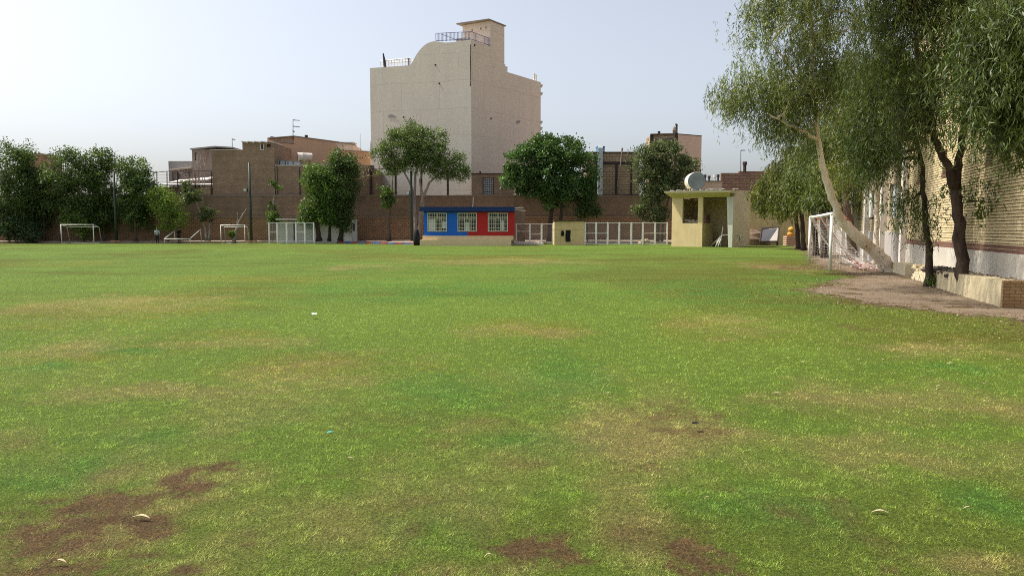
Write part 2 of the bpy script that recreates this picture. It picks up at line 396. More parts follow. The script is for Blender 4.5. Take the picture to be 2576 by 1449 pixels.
DIRT = [blotch(*q) for q in ((-160, 330, 1225, 1470), (120, 480, 1240, 1400), (400, 570, 1165, 1250), (-80, 120, 1240, 1350), (1230, 1480, 1335, 1455), (1660, 1870, 1350, 1460),
        (1880, 2090, 662, 682), (820, 1300, 1410, 1460), (-100, 560, 1370, 1470))]
YELLOW = [blotch(*q) for q in ((-60, 620, 730, 840), (0, 320, 880, 920), (330, 720, 825, 885), (560, 1080, 880, 960), (1650, 2000, 780, 860), (900, 1500, 642, 668), (1130, 1500, 800, 850), (300, 900, 690, 712), (1740, 2040, 655, 672), (0, 330, 655, 672))]
LUSH = [blotch(*q) for q in ((940, 1290, 945, 1060), (1250, 1560, 880, 1040), (1760, 2150, 1215, 1360), (560, 930, 1010, 1080), (960, 1330, 1210, 1380),
        (1600, 2100, 700, 780), (600, 1500, 700, 760), (0, 230, 900, 935), (150, 520, 1060, 1120), (0, 380, 1130, 1230), (1200, 1560, 1080, 1140), (2150, 2500, 905, 940), (2380, 2600, 1200, 1330), (1960, 2240, 680, 720), (0, 500, 870, 890))]
def patches(L, X, Y, seed, hard):
    n_ = (fbm(X * 1.3 + 3, Y * 1.3, seed, 5) - .5)
    n2 = (fbm(X * 5 + 3, Y * 5, seed + 9, 3) - .5)
    o = np.zeros_like(X)
    for cx, cy, rx, ry in L:
        d = ((X - cx) / rx) ** 2 + ((Y - cy) / ry) ** 2
        o = np.maximum(o, np.clip((1.15 - d + n_ * 3.4 + n2 * 1.6) / hard, 0, 1))
    return o
def dirt_edge(X, Y):                    # >0 inside the bare strip along the right-hand wall
    wx = 15.25 + .3204 * (Y - 28.6)     # foot of the long wall
    wid = np.interp(Y, [10, 13.3, 14.3, 15.5, 17.5, 19.5, 22, 25, 28, 31, 36, 45, 60, 75],
                    [1.0, 1.6, 2.6, 3.4, 4.3, 4.6, 4.0, 2.6, 2.5, 3.2, 3.0, 2.4, 2.2, 2.0])
    n_ = (fbm(X * .9, Y * .9, 77, 4) - .5) * 1.1
    return X - (wx - wid) + n_
GREEN = np.array((.182, .275, .038)); LUSHC = np.array((.098, .245, .034)); DRYC = np.array((.365, .292, .112)); YEL = np.array((.150, .162, .024)); DIRTC = np.array((.200, .122, .058))
def lawn_col(X, Y):
    far = np.clip((Y - 12) / 25, 0, 1)[..., None]
    big = fbm(X * .16 + 9, Y * .09, 3, 4)[..., None]
    mid = fbm(X * .8, Y * .6, 31, 4)[..., None]
    streak = fbm(X * .12, Y * .55 + 4, 12, 3)[..., None]
    c = GREEN * (1 - far) + np.array((.158, .245, .036)) * far
    yv = np.clip((big - .50) * 4.5, 0, 1) * .75 + np.clip((streak - .56) * 5, 0, 1) * .55
    c = c + (YEL - c) * np.clip(yv, 0, .9)
    ye = patches(YELLOW, X, Y, 27, 2.4)[..., None]; c = c + (np.array((.260, .245, .036)) - c) * ye * .75
    lu = patches(LUSH, X, Y, 21, 1.7)[..., None]; c = c + (LUSHC - c) * lu * .7
    dr = patches(DRY, X, Y, 5, 1.9)[..., None]; c = c + (DRYC - c) * dr * .68
    near = np.clip((9.5 - Y) / 5, 0, 1)[..., None]
    c = c + (DRYC * .85 - c) * np.clip((mid - .52) * 5, 0, 1) * near * .6
    c = c * (.86 + .28 * mid) * (1 + far * .55 * (fbm(X * .35 + 3, Y * 1.3, 33, 4)[..., None] - .5))
    dr_ = patches(DIRT, X, Y, 41, 1.9); di = np.clip((dr_ * 1.35 + (fbm(X * 2.2, Y * 3, 44, 4) - .5) * 2.2 + (fbm(X * 12, Y * 14, 46, 3) - .5) * 2.6 - .40) * 1.2, 0, .95) * np.clip(dr_ * 2.5, 0, 1)
    we = patches(WEAK, X, Y, 43, 1.9); di = np.maximum(di, .6 * np.clip((we * 1.2 + (fbm(X * 3, Y * 4, 47, 4) - .5) * 2.4 + (fbm(X * 14, Y * 16, 48, 3) - .5) * 2.6 - .5) * 1.2, 0, 1) * np.clip(we * 2, 0, 1))
    thin = np.clip((fbm(X * 2.2, Y * 2.2, 52, 4) - .60) * 5, 0, 1) * np.clip((8 - Y) / 4, 0, 1)
    di = np.maximum(di, thin * .55)
    e = np.clip((dirt_edge(X, Y) + .55) / .9, 0, 1) * np.clip(fbm(X * 4, Y * 4, 8, 3) * 2.4 - .35, 0, 1)
    di = np.maximum(di, e)
    c = c + (DIRTC * (.75 + .5 * fbm(X * 6, Y * 6, 61, 3)[..., None]) - c) * di[..., None]
    return c, di

def mesh_np(name, V, Fq, mat, colors=None, parent=None, org=(0, 0, 0), smooth=False):
    """fast mesh from arrays: V (n,3), Fq (m,k) equal-sided faces; per-vertex colours"""
    me = bpy.data.meshes.new(name); k = Fq.shape[1]
    if parent is not None: org = WORG[parent.name]
    V = V - np.array(org)
    me.vertices.add(len(V)); me.vertices.foreach_set("co", V.astype(np.float32).ravel())
    me.loops.add(Fq.size); me.loops.foreach_set("vertex_index", Fq.astype(np.int32).ravel())
    me.polygons.add(len(Fq)); me.polygons.foreach_set("loop_start", np.arange(0, Fq.size, k, dtype=np.int32))
    if smooth: me.polygons.foreach_set("use_smooth", np.ones(len(Fq), dtype=bool))
    if colors is not None:
        at = me.attributes.new("Col", 'FLOAT_COLOR', 'POINT')
        c4 = np.ones((len(V), 4), np.float32); c4[:, :3] = colors; at.data.foreach_set("color", c4.ravel())
    me.materials.append(M[mat] if isinstance(mat, str) else mat)
    me.update(calc_edges=True)
    ob = bpy.data.objects.new(name, me); COL.objects.link(ob)
    if parent is not None: ob.parent = parent
    else: ob.location = org
    WORG[ob.name] = Vector(org)
    return ob

# far ground sheet
m = MB(); m.quad((-2500, -600, -.03), (2500, -600, -.03), (2500, 3500, -.03), (-2500, 3500, -.03))
tag(m.build("ground", "soil_pale"), kind="structure")
# lawn
n = NT('mown grass'); rough(n, .9, .1); p = n.pos()
a = n.n("ShaderNodeAttribute", attribute_name="Col")
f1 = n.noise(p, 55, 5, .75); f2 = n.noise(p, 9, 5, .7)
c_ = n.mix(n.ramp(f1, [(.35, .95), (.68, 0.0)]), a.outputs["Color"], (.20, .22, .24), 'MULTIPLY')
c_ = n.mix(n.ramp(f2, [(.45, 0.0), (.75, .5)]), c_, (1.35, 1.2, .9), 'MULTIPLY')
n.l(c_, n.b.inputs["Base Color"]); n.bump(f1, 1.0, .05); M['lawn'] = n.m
ys = 1.5 * (88 / 1.5) ** (np.arange(340) / 339.0)
ss = np.linspace(-.97, .80, 420)
YY, S2 = np.meshgrid(ys, ss, indexing='ij'); XX = S2 * (YY + 4)
cc, _ = lawn_col(XX, YY)
idx = np.arange(YY.size).reshape(YY.shape)
Fq = np.stack([idx[:-1, :-1], idx[:-1, 1:], idx[1:, 1:], idx[1:, :-1]], -1).reshape(-1, 4)
Zl = (fbm(XX * .35, YY * .35, 90, 2) - .5) * .03
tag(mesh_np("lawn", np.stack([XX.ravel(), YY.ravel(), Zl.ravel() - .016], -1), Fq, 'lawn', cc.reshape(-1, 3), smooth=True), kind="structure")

# grass blades over the near lawn
rng = np.random.default_rng(7)
NB = 900000
Yb = 2.6 * (26 / 2.6) ** rng.random(NB)
Xb = rng.uniform(-.80, .80, NB) * Yb
col, di = lawn_col(Xb, Yb)
keep = (rng.random(NB) > np.clip(di * .95, 0, .86)) & (dirt_edge(Xb, Yb) + (rng.random(NB) ** 2) * .9 < .75)
Xb, Yb, col = Xb[keep], Yb[keep], col[keep]; nb = len(Xb)
sc_ = np.clip(Yb / 5.0, .75, 3.0)
Lb = rng.uniform(.010, .025, nb) * sc_ ** .45; Wb = rng.uniform(.0019, .0036, nb) * sc_ ** .9
az = rng.uniform(0, 2 * np.pi, nb); tl = rng.uniform(.65, 1.5, nb)
dx, dy, dz = np.cos(az) * np.sin(tl), np.sin(az) * np.sin(tl), np.cos(tl)
base = np.stack([Xb, Yb, (fbm(Xb * .35, Yb * .35, 90, 2) - .5) * .03 - .018], -1)
sid = np.stack([-np.sin(az + rng.normal(0, .6, nb)), np.cos(az), np.zeros(nb)], -1) * (Wb / 2)[:, None]
tip = base + np.stack([dx, dy, dz], -1) * (Lb * np.clip(1 + (fbm(Xb * 11, Yb * 11, 71, 3) - .5) * 2.2, .4, 1.8))[:, None]
Vb = np.stack([base - sid, base + sid, tip], 1).reshape(-1, 3)
cl_n = fbm(Xb * 11, Yb * 11, 71, 3) - .5; cl_2 = fbm(Xb * 27, Yb * 27, 73, 2) - .5; q_ = np.clip(1.25 - Yb / 18, .35, 1); var = (1.0 + (cl_n * 1.6 + cl_2 * 1.4 + rng.normal(0, .36, nb)) * q_).clip(.25, 2.1)[:, None]
straw = (rng.random(nb) < .09)[:, None]
tall = np.clip(1 + cl_n * 1.6, .4, 1.7); cb = np.where(straw, np.array((.27, .225, .105)) * rng.uniform(.7, 1.2, nb)[:, None], col * var * 1.12)
tag(mesh_np("grass_blades", Vb, np.arange(nb * 3).reshape(-1, 3), 'blade', np.repeat(cb, 3, 0)), kind="stuff",
    label="short mown grass blades growing over the near lawn", cat="grass")

# bare strip along the right wall
ys = np.concatenate([np.linspace(9, 32, 620), np.linspace(32.1, 74, 260)]); tt = np.linspace(0, 1, 150); NT_ = 150
wx = 15.25 + .3204 * (ys[:, None] - 28.6); X_ = wx - 6.2 + (6.3) * tt[None, :]; Y_ = np.repeat(ys[:, None], NT_, 1)
Z_ = (fbm(X_ * .35, Y_ * .35, 90, 2) - .5) * .03 - .010 + (fbm(X_ * 1.5, Y_ * 1.5, 15, 3) - .5) * .03 * np.clip(dirt_edge(X_, Y_) * 2, 0, 1)
V = np.stack([X_, Y_, Z_], -1); idx = np.arange(X_.size).reshape(X_.shape)
inside = (dirt_edge(X_, Y_) + (fbm(X_ * 3.2, Y_ * 3.2, 19, 4) - .5) * 1.1 + (fbm(X_ * 14, Y_ * 14, 23, 2) - .5) * .7) > .15
n = NT('trodden earth'); rough(n, .95, .1); p = n.pos()
f = n.noise(p, .8, 6, .65); g = n.noise(p, 30, 5, .8)
c_ = n.mix(n.ramp(f, [(.35, 0.0), (.65, 1.0)]), (.205, .16, .115), (.135, .10, .068))
c_ = n.mix(n.ramp(g, [(.5, 0.0), (.75, .7)]), c_, (.09, .06, .04))
n.l(c_, n.b.inputs["Base Color"]); n.bump(g, .8, .03); M['earth'] = n.m
Fq = np.stack([idx[:-1, :-1], idx[:-1, 1:], idx[1:, 1:], idx[1:, :-1]], -1)[inside[:-1, :-1]].reshape(-1, 4)
tag(mesh_np("dirt_strip", V.reshape(-1, 3), Fq, 'earth', smooth=True), kind="structure")

# raised soil terrace in front of the back wall, and its painted kerb
K1, K2 = G(770, 610.8), G(1056, 615.6)
front = [(-75, 86.5), (-34, 86.0), (K1.x, K1.y), (K2.x, K2.y), (K2.x + .3, 79.5), (1, 79.5), (1, 81), (40, 81)]
m = MB(); zf, zb = .2, .37
for (x0, y0), (x1, y1) in zip(front, front[1:]):
    if x1 <= x0: continue
    m.quad((x0, y0, -.02), (x1, y1, -.02), (x1, y1, zf), (x0, y0, zf))
    m.quad((x0, y0, zf), (x1, y1, zf), (x1, 89, zb), (x0, 89, zb))
tag(m.build("soil_terrace", "soil_pale"), kind="structure")
kt = thing("painted_kerb", "low kerb painted in alternating blue and red blocks below the small building's left side", "kerb", (K2.x, K2.y, 0))
m = MB(); N = 16; d = (K2 - K1); nrm = Vector((d.y, -d.x, 0)).normalized()
for i in range(N):
    a, b = K1 + d * (i / N), K1 + d * ((i + 1) / N) - d.normalized() * .03
    c = [a + nrm * .14, b + nrm * .14, b - nrm * .02, a - nrm * .02]
    m.hexa([(q.x, q.y, -.02) for q in c] + [(q.x, q.y, .22 + .01 * (i % 3)) for q in c], i % 2)
m.build("kerb_blocks", ["kerb_blue", "kerb_red"], kt)
# ------------------------------------------------------------------ plants
def unit(v): return v / np.maximum(np.linalg.norm(v, axis=-1, keepdims=True), 1e-9)
def sph(rng, n): return unit(rng.normal(size=(n, 3)))
def leaf_mesh(name, parent, mat, pos, dr, L, W, col, rng):
    n = len(pos); side = unit(np.cross(dr, sph(rng, n))) * (W / 2)[:, None]
    mid = pos + dr * (L * .45)[:, None] ; tip = pos + dr * L[:, None]
    V = np.stack([pos, mid + side, tip, mid - side], 1).reshape(-1, 3)
    return mesh_np(name, V, np.arange(n * 4).reshape(-1, 4), mat, np.repeat(col, 4, 0), parent)
def leafcols(rng, n, cid, c0, c1, cl=.22, lf=.18):
    nc = cid.max() + 1
    t = (rng.random(nc)[cid] * .75 + rng.random(n) * .25)[:, None]
    b = (1 + rng.normal(0, cl, nc))[cid].clip(.5, 1.6) * (1 + rng.normal(0, lf, n)).clip(.5, 1.6)
    return (np.array(c0) * (1 - t) + np.array(c1) * t) * b[:, None]
def clumps(rng, lobes, n, shell=.42):
    L = np.array(lobes); wgt = (L[:, 3] * L[:, 5]); k = rng.choice(len(L), n, p=wgt / wgt.sum())
    u = sph(rng, n); r = rng.uniform(shell ** 3, 1, n) ** (1 / 3.0)
    r = r * (1 + rng.normal(0, .07, n))
    return L[k, :3] + u * r[:, None] * L[k, 3:6]
def px_lobes(L, Y):                     # (px, py, rx, ry[, dY]) seen from the field -> ellipsoids in metres
    out = []
    for q in L:
        px, py, rx, ry = q[:4]; y = Y + (q[4] if len(q) > 4 else 0); c = P(px, py, y); s = y / F
        out.append((c.x, c.y, c.z, rx * s, min(rx, ry * 1.3) * s * .9, ry * s))
    return out
def limbs(m, rng, start, ends, r0, r1=.015, n=5, sag=.0):
    for e in ends:
        e = Vector(e); s, rs = start[rng.integers(len(start))]
        s = Vector(s); mid = s.lerp(e, .5) + Vector(rng.normal(0, .08, 3)) * (e - s).length; mid.z += (e - s).length * .08
        q = s.lerp(mid, .5) + Vector(rng.normal(0, .03, 3)) * (e - s).length
        m.tube([s, q, mid, mid.lerp(e, .55) + Vector(rng.normal(0, .05, 3)) * (e - s).length, e], [min(r0, rs), r0 * .75, r0 * .5, r0 * .3, r1], n)
def trunk_path(m, pts, rads, rng, n=8, sub=3, wob=.03):
    out = []
    for i in range(len(pts) - 1):
        for j in range(sub):
            t = j / sub; p = Vector(pts[i]).lerp(Vector(pts[i + 1]), t)
            r = rads[i] * (1 - t) + rads[i + 1] * t
            if i + j: p += Vector(rng.normal(0, wob, 3))
            out.append((p, r * (1 + rng.normal(0, .05))))
    out.append((Vector(pts[-1]), rads[-1]))
    q0 = out[0]; out[0] = (q0[0], q0[1] * 1.35)
    m.tube([p for p, r in out], [r for p, r in out], n)
    return out
def tree(name, label, group, Y, lobes, trunks, nleaf, c0, c1, seed, L=(.16, .30), aspect=.55, ncl=None, cr=.34, barkm='bark_brown',
         nlimb=14, leafm='leaf', base=.36, shell=.42, droop=.0, up=.25, lr=.06, cat="tree"):
    rng = np.random.default_rng(seed)
    LB = px_lobes(lobes, Y); loc = P(*trunks[0][0][:2], Y); loc.z = base
    t = thing(name, label, cat, loc, group)
    ncl = ncl or max(30, nleaf // 60)
    cc = clumps(rng, LB, ncl, shell)
    cid = rng.integers(0, ncl, nleaf)
    pos = cc[cid] + rng.normal(0, 1, (nleaf, 3)) * np.array((cr, cr, cr * .75))
    dr = sph(rng, nleaf); dr[:, 2] += up - droop; dr = unit(dr)
    Ls = rng.uniform(*L, nleaf)
    leaf_mesh("crown", t, leafm, pos, dr, Ls, Ls * aspect, leafcols(rng, nleaf, cid, c0, c1) * 1.2, rng)
    m = MB(); st = []
    for tr in trunks:
        pts, rads = [], []
        for i, q in enumerate(tr):
            p = P(q[0], q[1], Y + (q[3] if len(q) > 3 else 0))
            if i == 0: p.z = base - .1
            pts.append(p); rads.append(q[2])
        o = trunk_path(m, pts, rads, rng); st += o[len(o) // 2:]
    ends = [c for c in cc[rng.choice(ncl, min(nlimb, ncl), replace=False)]]
    for e in ends:
        ds = [((Vector(e) - p).length, p, r) for p, r in st]; ds.sort(key=lambda q: q[0] + (3 if q[1].z > e[2] else 0))
        limbs(m, rng, [(ds[0][1], ds[0][2])], [e], lr)
    m.build("trunk", barkm, t, True)
    return t
def weeping(name, label, group, lobes, trunks, nstrand, c0, c1, seed, barkm='bark_pale', base=0.0, L=(.13, .24), W=.16, slen=(.5, 1.5), per=16, nlimb=22, lr=.07, cat="tree", shell=.35):
    """eucalyptus: leaves hung along drooping strands; lobes and trunks given in metres"""
    rng = np.random.default_rng(seed)
    t = thing(name, label, cat, (trunks[0][0][0], trunks[0][0][1], base), group)
    an = clumps(rng, lobes, nstrand, shell)
    # strands gather into sprays
    nsp = max(12, nstrand // 22); sp = clumps(rng, lobes, nsp, shell); sid = rng.integers(0, nsp, nstrand)
    mixp = rng.random(nstrand) < .93
    an = np.where(mixp[:, None], sp[sid] + rng.normal(0, 1, (nstrand, 3)) * np.array((.36, .36, .27)), an)
    sl = rng.uniform(*slen, nstrand); k = np.repeat(np.arange(nstrand), per); n_ = len(k)
    tpar = rng.random(n_); out = rng.normal(0, .22, (nstrand, 3)); out[:, 2] = 0
    pos = an[k] + out[k] * (np.sin(tpar * 1.6) * sl[k])[:, None]
    pos[:, 2] -= tpar ** 1.25 * sl[k] - .12
    pos += rng.normal(0, .045, (n_, 3))
    dr = rng.normal(0, .52, (n_, 3)); dr[:, 2] -= 1; dr = unit(dr + out[k] * .6)
    Ls = rng.uniform(*L, n_)
    leaf_mesh("crown", t, 'leaf_euc', pos, dr, Ls, Ls * W, leafcols(rng, n_, k if nstrand < 2 else sid[k], c0, c1, .22, .30), rng)
    m = MB(); st = []
    for tr in trunks:
        o = trunk_path(m, [q[:3] for q in tr], [q[3] for q in tr], rng, 9, 4, .02); st += o[len(o) // 3:]
    for e in sp[rng.choice(nsp, min(nlimb, nsp), replace=False)]:
        ds = [((Vector(e) - p).length + (2 if p.z > e[2] + .3 else 0), p, r) for p, r in st]; ds.sort(key=lambda q: q[0])
        limbs(m, rng, [(ds[0][1], ds[0][2])], [e], lr, .008)
    m.build("trunk", barkm, t, True)
    return t
DK0, DK1 = (.036, .068, .018), (.080, .120, .032)
MD0, MD1 = (.048, .090, .020), (.100, .150, .034)
BR0, BR1 = (.070, .130, .022), (.130, .190, .035)
GY0, GY1 = (.055, .080, .032), (.105, .125, .052)
gl = "dense trees along the far left edge of the field"
tree("broadleaf_tree", "tall dark tree at the far left edge, cut by the photo's border", gl, 86, [(25, 420, 55, 62), (60, 400, 28, 38), (5, 490, 60, 60), (60, 480, 45, 70)],
     [[(20, 606, .2), (22, 540, .16), (26, 440, .1)]], 17000, DK0, DK1, 101)
tree("broadleaf_tree", "dark tree with a drooping lower crown, between the leftmost tree and the broad one", gl, 87, [(100, 500, 42, 78), (95, 470, 30, 50), (70, 545, 40, 35)],
     [[(112, 607, .16), (110, 560, .13), (102, 480, .08)]], 11000, DK0, (.06, .095, .03), 102)
tree("broadleaf_tree", "broad dark tree behind the netless goal at the far left", gl, 86, [(170, 432, 55, 55), (150, 480, 48, 60), (205, 470, 45, 65), (185, 395, 32, 24), (190, 530, 45, 40)],
     [[(208, 606, .18), (206, 560, .15), (195, 460, .1)], [(150, 606, .12), (152, 560, .1), (160, 470, .07)]], 19000, DK0, DK1, 103)
tree("broadleaf_tree", "narrow dark tree just left of the green field lamp post", gl, 87, [(258, 420, 40, 46), (262, 470, 38, 60), (240, 530, 35, 50), (275, 540, 30, 40)],
     [[(262, 606, .17), (262, 550, .14), (260, 450, .09)]], 14000, DK0, DK1, 104)
tree("broadleaf_tree", "dark tree with a ragged crown right of the green field lamp post", gl, 86, [(340, 440, 40, 42), (355, 490, 36, 50), (325, 500, 32, 55), (350, 550, 34, 36), (315, 425, 20, 28), (372, 465, 16, 40)],
     [[(342, 606, .16), (340, 560, .14), (340, 470, .09)]], 15000, DK0, DK1, 105)
tree("shrub", "bright green shrub behind the crossbar of the leftmost goal", None, 85.5, [(190, 555, 26, 18), (205, 580, 26, 20), (180, 545, 14, 10)], [[(196, 606, .05), (194, 580, .04), (190, 560, .03)]], 2600, BR0, BR1, 106, nlimb=6, cat="shrub")
t = tree("flowering_shrub", "dark shrub speckled with pale blossoms at the lower left edge", None, 85.5, [(35, 572, 42, 30), (75, 588, 26, 20), (5, 560, 30, 36)], [[(40, 606, .05), (40, 590, .04), (38, 575, .03)]], 5200, DK0, (.05, .08, .035), 107, nlimb=6, cat="shrub")
rg = np.random.default_rng(5); cp = clumps(rg, px_lobes([(35, 572, 44, 32), (75, 588, 27, 21), (5, 560, 30, 36)], 85.5), 260, .8)
leaf_mesh("blossom", t, 'leaf', cp, sph(rg, 260), np.full(260, .13), np.full(260, .11), np.tile((.42, .45, .52), (260, 1)), rg)
tree("young_tree", "small light green tree standing behind the man in the pale shirt", None, 85, [(412, 498, 32, 24), (420, 520, 40, 34), (440, 548, 36, 24), (402, 485, 22, 14), (425, 570, 22, 16)],
     [[(423, 606, .09), (423, 570, .07), (420, 520, .05)]], 8500, (.085, .15, .024), (.15, .21, .035), 108, L=(.12, .26), aspect=.4, cr=.3, droop=.15)
tree("young_tree", "sparse twin trunked young tree in front of the brown wall beside the tipped goal frame", None, 85,
     [(482, 487, 26, 16), (468, 470, 16, 12), (498, 510, 14, 18), (522, 530, 17, 16), (510, 547, 20, 10), (530, 545, 12, 12), (478, 505, 20, 12)],
     [[(520, 606, .2), (517, 575, .14), (506, 540, .08), (488, 495, .05)], [(526, 606, .16), (527, 575, .11), (524, 540, .05)]], 3300, GY0, GY1, 109, cr=.2, nlimb=12, lr=.045, barkm='bark_pale')
tree("young_tree", "thin half bare tree beside the white mesh booth, leafy at top and foot", None, 85, [(692, 461, 10, 8), (684, 530, 13, 22), (690, 550, 16, 12), (700, 470, 8, 8)],
     [[(686, 606, .07), (687, 540, .06), (690, 480, .04), (692, 456, .02)]], 1900, MD0, MD1, 110, cr=.16, nlimb=12, lr=.03, barkm='bark_pale')
gt = "three trunks of leafy trees left of the tall building"
tree("leafy_tree", "leafy tree with a bright tall crown and thick trunk, right of the white mesh booth", None, 84, [(797, 440, 33, 26), (815, 480, 36, 42), (800, 520, 30, 40), (790, 460, 25, 32), (782, 545, 26, 26), (775, 535, 18, 16), (825, 520, 20, 40)],
     [[(803, 607, .3), (799, 575, .25), (796, 540, .18), (800, 470, .08)]], 17000, (.050, .098, .018), (.10, .155, .03), 111, barkm='bark_dark')
tree("leafy_tree", "darker leafy tree with two trunks behind the green bin", None, 85, [(858, 400, 32, 22), (850, 440, 36, 36), (862, 480, 36, 44), (845, 530, 36, 40), (870, 545, 20, 40), (885, 425, 15, 18)],
     [[(828, 607, .2), (830, 575, .17), (838, 520, .12), (848, 440, .07)], [(856, 607, .28), (860, 570, .22), (863, 520, .14), (860, 430, .07)]], 19000, (.034, .066, .018), (.07, .108, .026), 112, barkm='bark_dark')
tree("bare_bush", "tangle of bare brown twigs right of the two trunked leafy tree", None, 86.5, [(912, 440, 20, 22), (900, 460, 16, 14)], [[(893, 606, .06), (893, 560, .05), (897, 490, .03)]], 260, (.16, .12, .08), (.2, .15, .09), 113, cr=.25, nlimb=60, lr=.03, barkm='bark_pale', ncl=80, cat="bush")
tree("spreading_tree", "umbrella shaped tree with many bare limbs behind the blue and red building", None, 83.5,
     [(1035, 335, 45, 28), (1070, 355, 60, 34), (1010, 375, 52, 30), (1090, 385, 50, 26), (1130, 405, 42, 26), (965, 385, 30, 24), (1155, 425, 26, 24), (1000, 345, 28, 22), (1060, 395, 50, 20), (962, 410, 20, 16), (1010, 412, 50, 20), (1070, 420, 50, 20), (1115, 436, 40, 16), (1160, 440, 22, 14), (985, 432, 30, 12)],
     [[(1052, 609, .28), (1056, 560, .23), (1062, 500, .18), (1080, 460, .12), (1120, 425, .07)], [(1048, 609, .24), (1046, 560, .2), (1042, 500, .16), (1045, 440, .12), (1060, 380, .06)],
      [(1044, 609, .18), (1040, 540, .15), (1036, 470, .12), (1010, 420, .08), (985, 395, .05)], [(1052, 580, .15), (1066, 520, .14), (1056, 455, .11), (1078, 400, .06)]],
     25000, (.058, .098, .024), (.110, .155, .042), 114, cr=.30, nlimb=75, lr=.055, barkm='bark_pale', L=(.14, .26), shell=.3)
tree("young_tree", "stunted tree with a hacked trunk and one hanging leafy bough", None, 84.5, [(968, 482, 17, 16), (980, 498, 12, 18), (972, 515, 10, 10), (985, 530, 6, 8)],
     [[(978, 609, .2), (978, 570, .17), (977, 552, .18)], [(983, 590, .05), (983, 530, .05), (987, 470, .05), (990, 425, .03)]], 1900, MD0, MD1, 115, cr=.2, nlimb=10, lr=.03)
tree("round_tree", "dense round dark green tree right of the tall building", None, 83.5,
     [(1375, 395, 70, 46), (1420, 385, 55, 38), (1325, 410, 50, 46), (1465, 430, 38, 50), (1310, 450, 44, 34), (1345, 470, 45, 28), (1440, 470, 50, 40), (1395, 450, 60, 50), (1470, 480, 26, 30), (1400, 510, 40, 22), (1375, 360, 36, 16), (1285, 440, 20, 22)],
     [[(1382, 612, .3), (1384, 560, .26), (1392, 500, .2), (1400, 430, .12)], [(1410, 612, .22), (1410, 560, .2), (1416, 500, .16), (1440, 440, .1)]],
     34000, (.034, .078, .020), (.070, .128, .030), 116, cr=.30, L=(.18, .34), aspect=.7, barkm='bark_dark', ncl=420, shell=.6)
tree("shrub", "small dark shrub under the right side of the round dense tree", None, 84, [(1480, 505, 24, 20), (1490, 530, 18, 18), (1465, 530, 16, 20)], [[(1478, 612, .06), (1478, 570, .05), (1480, 530, .03)]], 3600, DK0, DK1, 117, nlimb=5, cat="shrub")
tree("leafy_tree", "grey green tree with a trailing lower crown left of the yellow hut", None, 82,
     [(1660, 395, 56, 36), (1630, 420, 50, 40), (1700, 420, 48, 34), (1735, 420, 24, 20), (1650, 465, 46, 36), (1690, 470, 36, 30), (1640, 510, 32, 30), (1650, 540, 30, 22), (1610, 530, 16, 10), (1625, 380, 30, 18), (1680, 370, 34, 14)],
     [[(1652, 612, .24), (1655, 560, .2), (1660, 490, .15), (1662, 420, .09)], [(1665, 612, .14), (1672, 540, .12), (1690, 470, .08)]],
     22000, GY0, (.092, .118, .046), 118, cr=.30, barkm='bark_brown', nlimb=30)
# hacked tree and bare tree behind the wall
s = thing("pruned_tree", "hacked pale tree trunk with one bare limb behind the middle goal", "tree", ZP(2, 520, 1350, 85) * 1)
rng = np.random.default_rng(3); m = MB()
q = lambda x, y, r: (ZP(2, x, y, 85), r)
trunk_path(m, [ZP(2, 515, 1375, 85), ZP(2, 525, 1300, 85), ZP(2, 545, 1200, 85), ZP(2, 575, 1120, 85), ZP(2, 610, 1060, 85), ZP(2, 645, 1000, 85)], [.26, .24, .18, .13, .08, .05], rng)
trunk_path(m, [ZP(2, 545, 1190, 85), ZP(2, 552, 1110, 85), ZP(2, 548, 1050, 85)], [.12, .08, .05], rng)
m.build("trunk", "bark_pale", s, True)
cc = clumps(rng, px_lobes([(*Zp(2, 485, 1272), 7, 8)], 84.8), 40); ci = rng.integers(0, 40, 420)
leaf_mesh("crown", s, 'leaf', cc[ci] + rng.normal(0, .08, (420, 3)), sph(rng, 420), np.full(420, .2), np.full(420, .1), leafcols(rng, 420, ci, BR0, BR1), rng)
s = thing("bare_tree", "leafless tree standing behind the wall in front of the grey concrete house", "tree", ZP(1, 2110, 900, 91))
m = MB(); rng = np.random.default_rng(9)
st = trunk_path(m, [ZP(1, 2110, 1100, 91) * 1, ZP(1, 2110, 700, 91), ZP(1, 2115, 560, 91)], [.12, .1, .07], rng)
for i in range(34):
    e = ZP(1, rng.uniform(1900, 2260), rng.uniform(380, 600), 91 + rng.uniform(-1, 1)); limbs(m, rng, [(st[-1][0] - Vector((0, 0, rng.uniform(0, 2))), .05)], [e], .035, .008, 4)
m.build("trunk", "bark_pale", s, True)
s = thing("bare_tree", "small leafless tree with stiff upright twigs beside the ladder house", "tree", ZP(1, 2170, 900, 90))
m = MB()
for i in range(5):
    x = 2130 + i * 22; m.tube([ZP(1, x, 900, 90), ZP(1, x + rng.uniform(-10, 10), 480, 90), ZP(1, x + rng.uniform(-15, 15), rng.uniform(270, 420), 90)], [.07, .05, .02], 5)
m.build("trunk", "bark_pale", s, True)

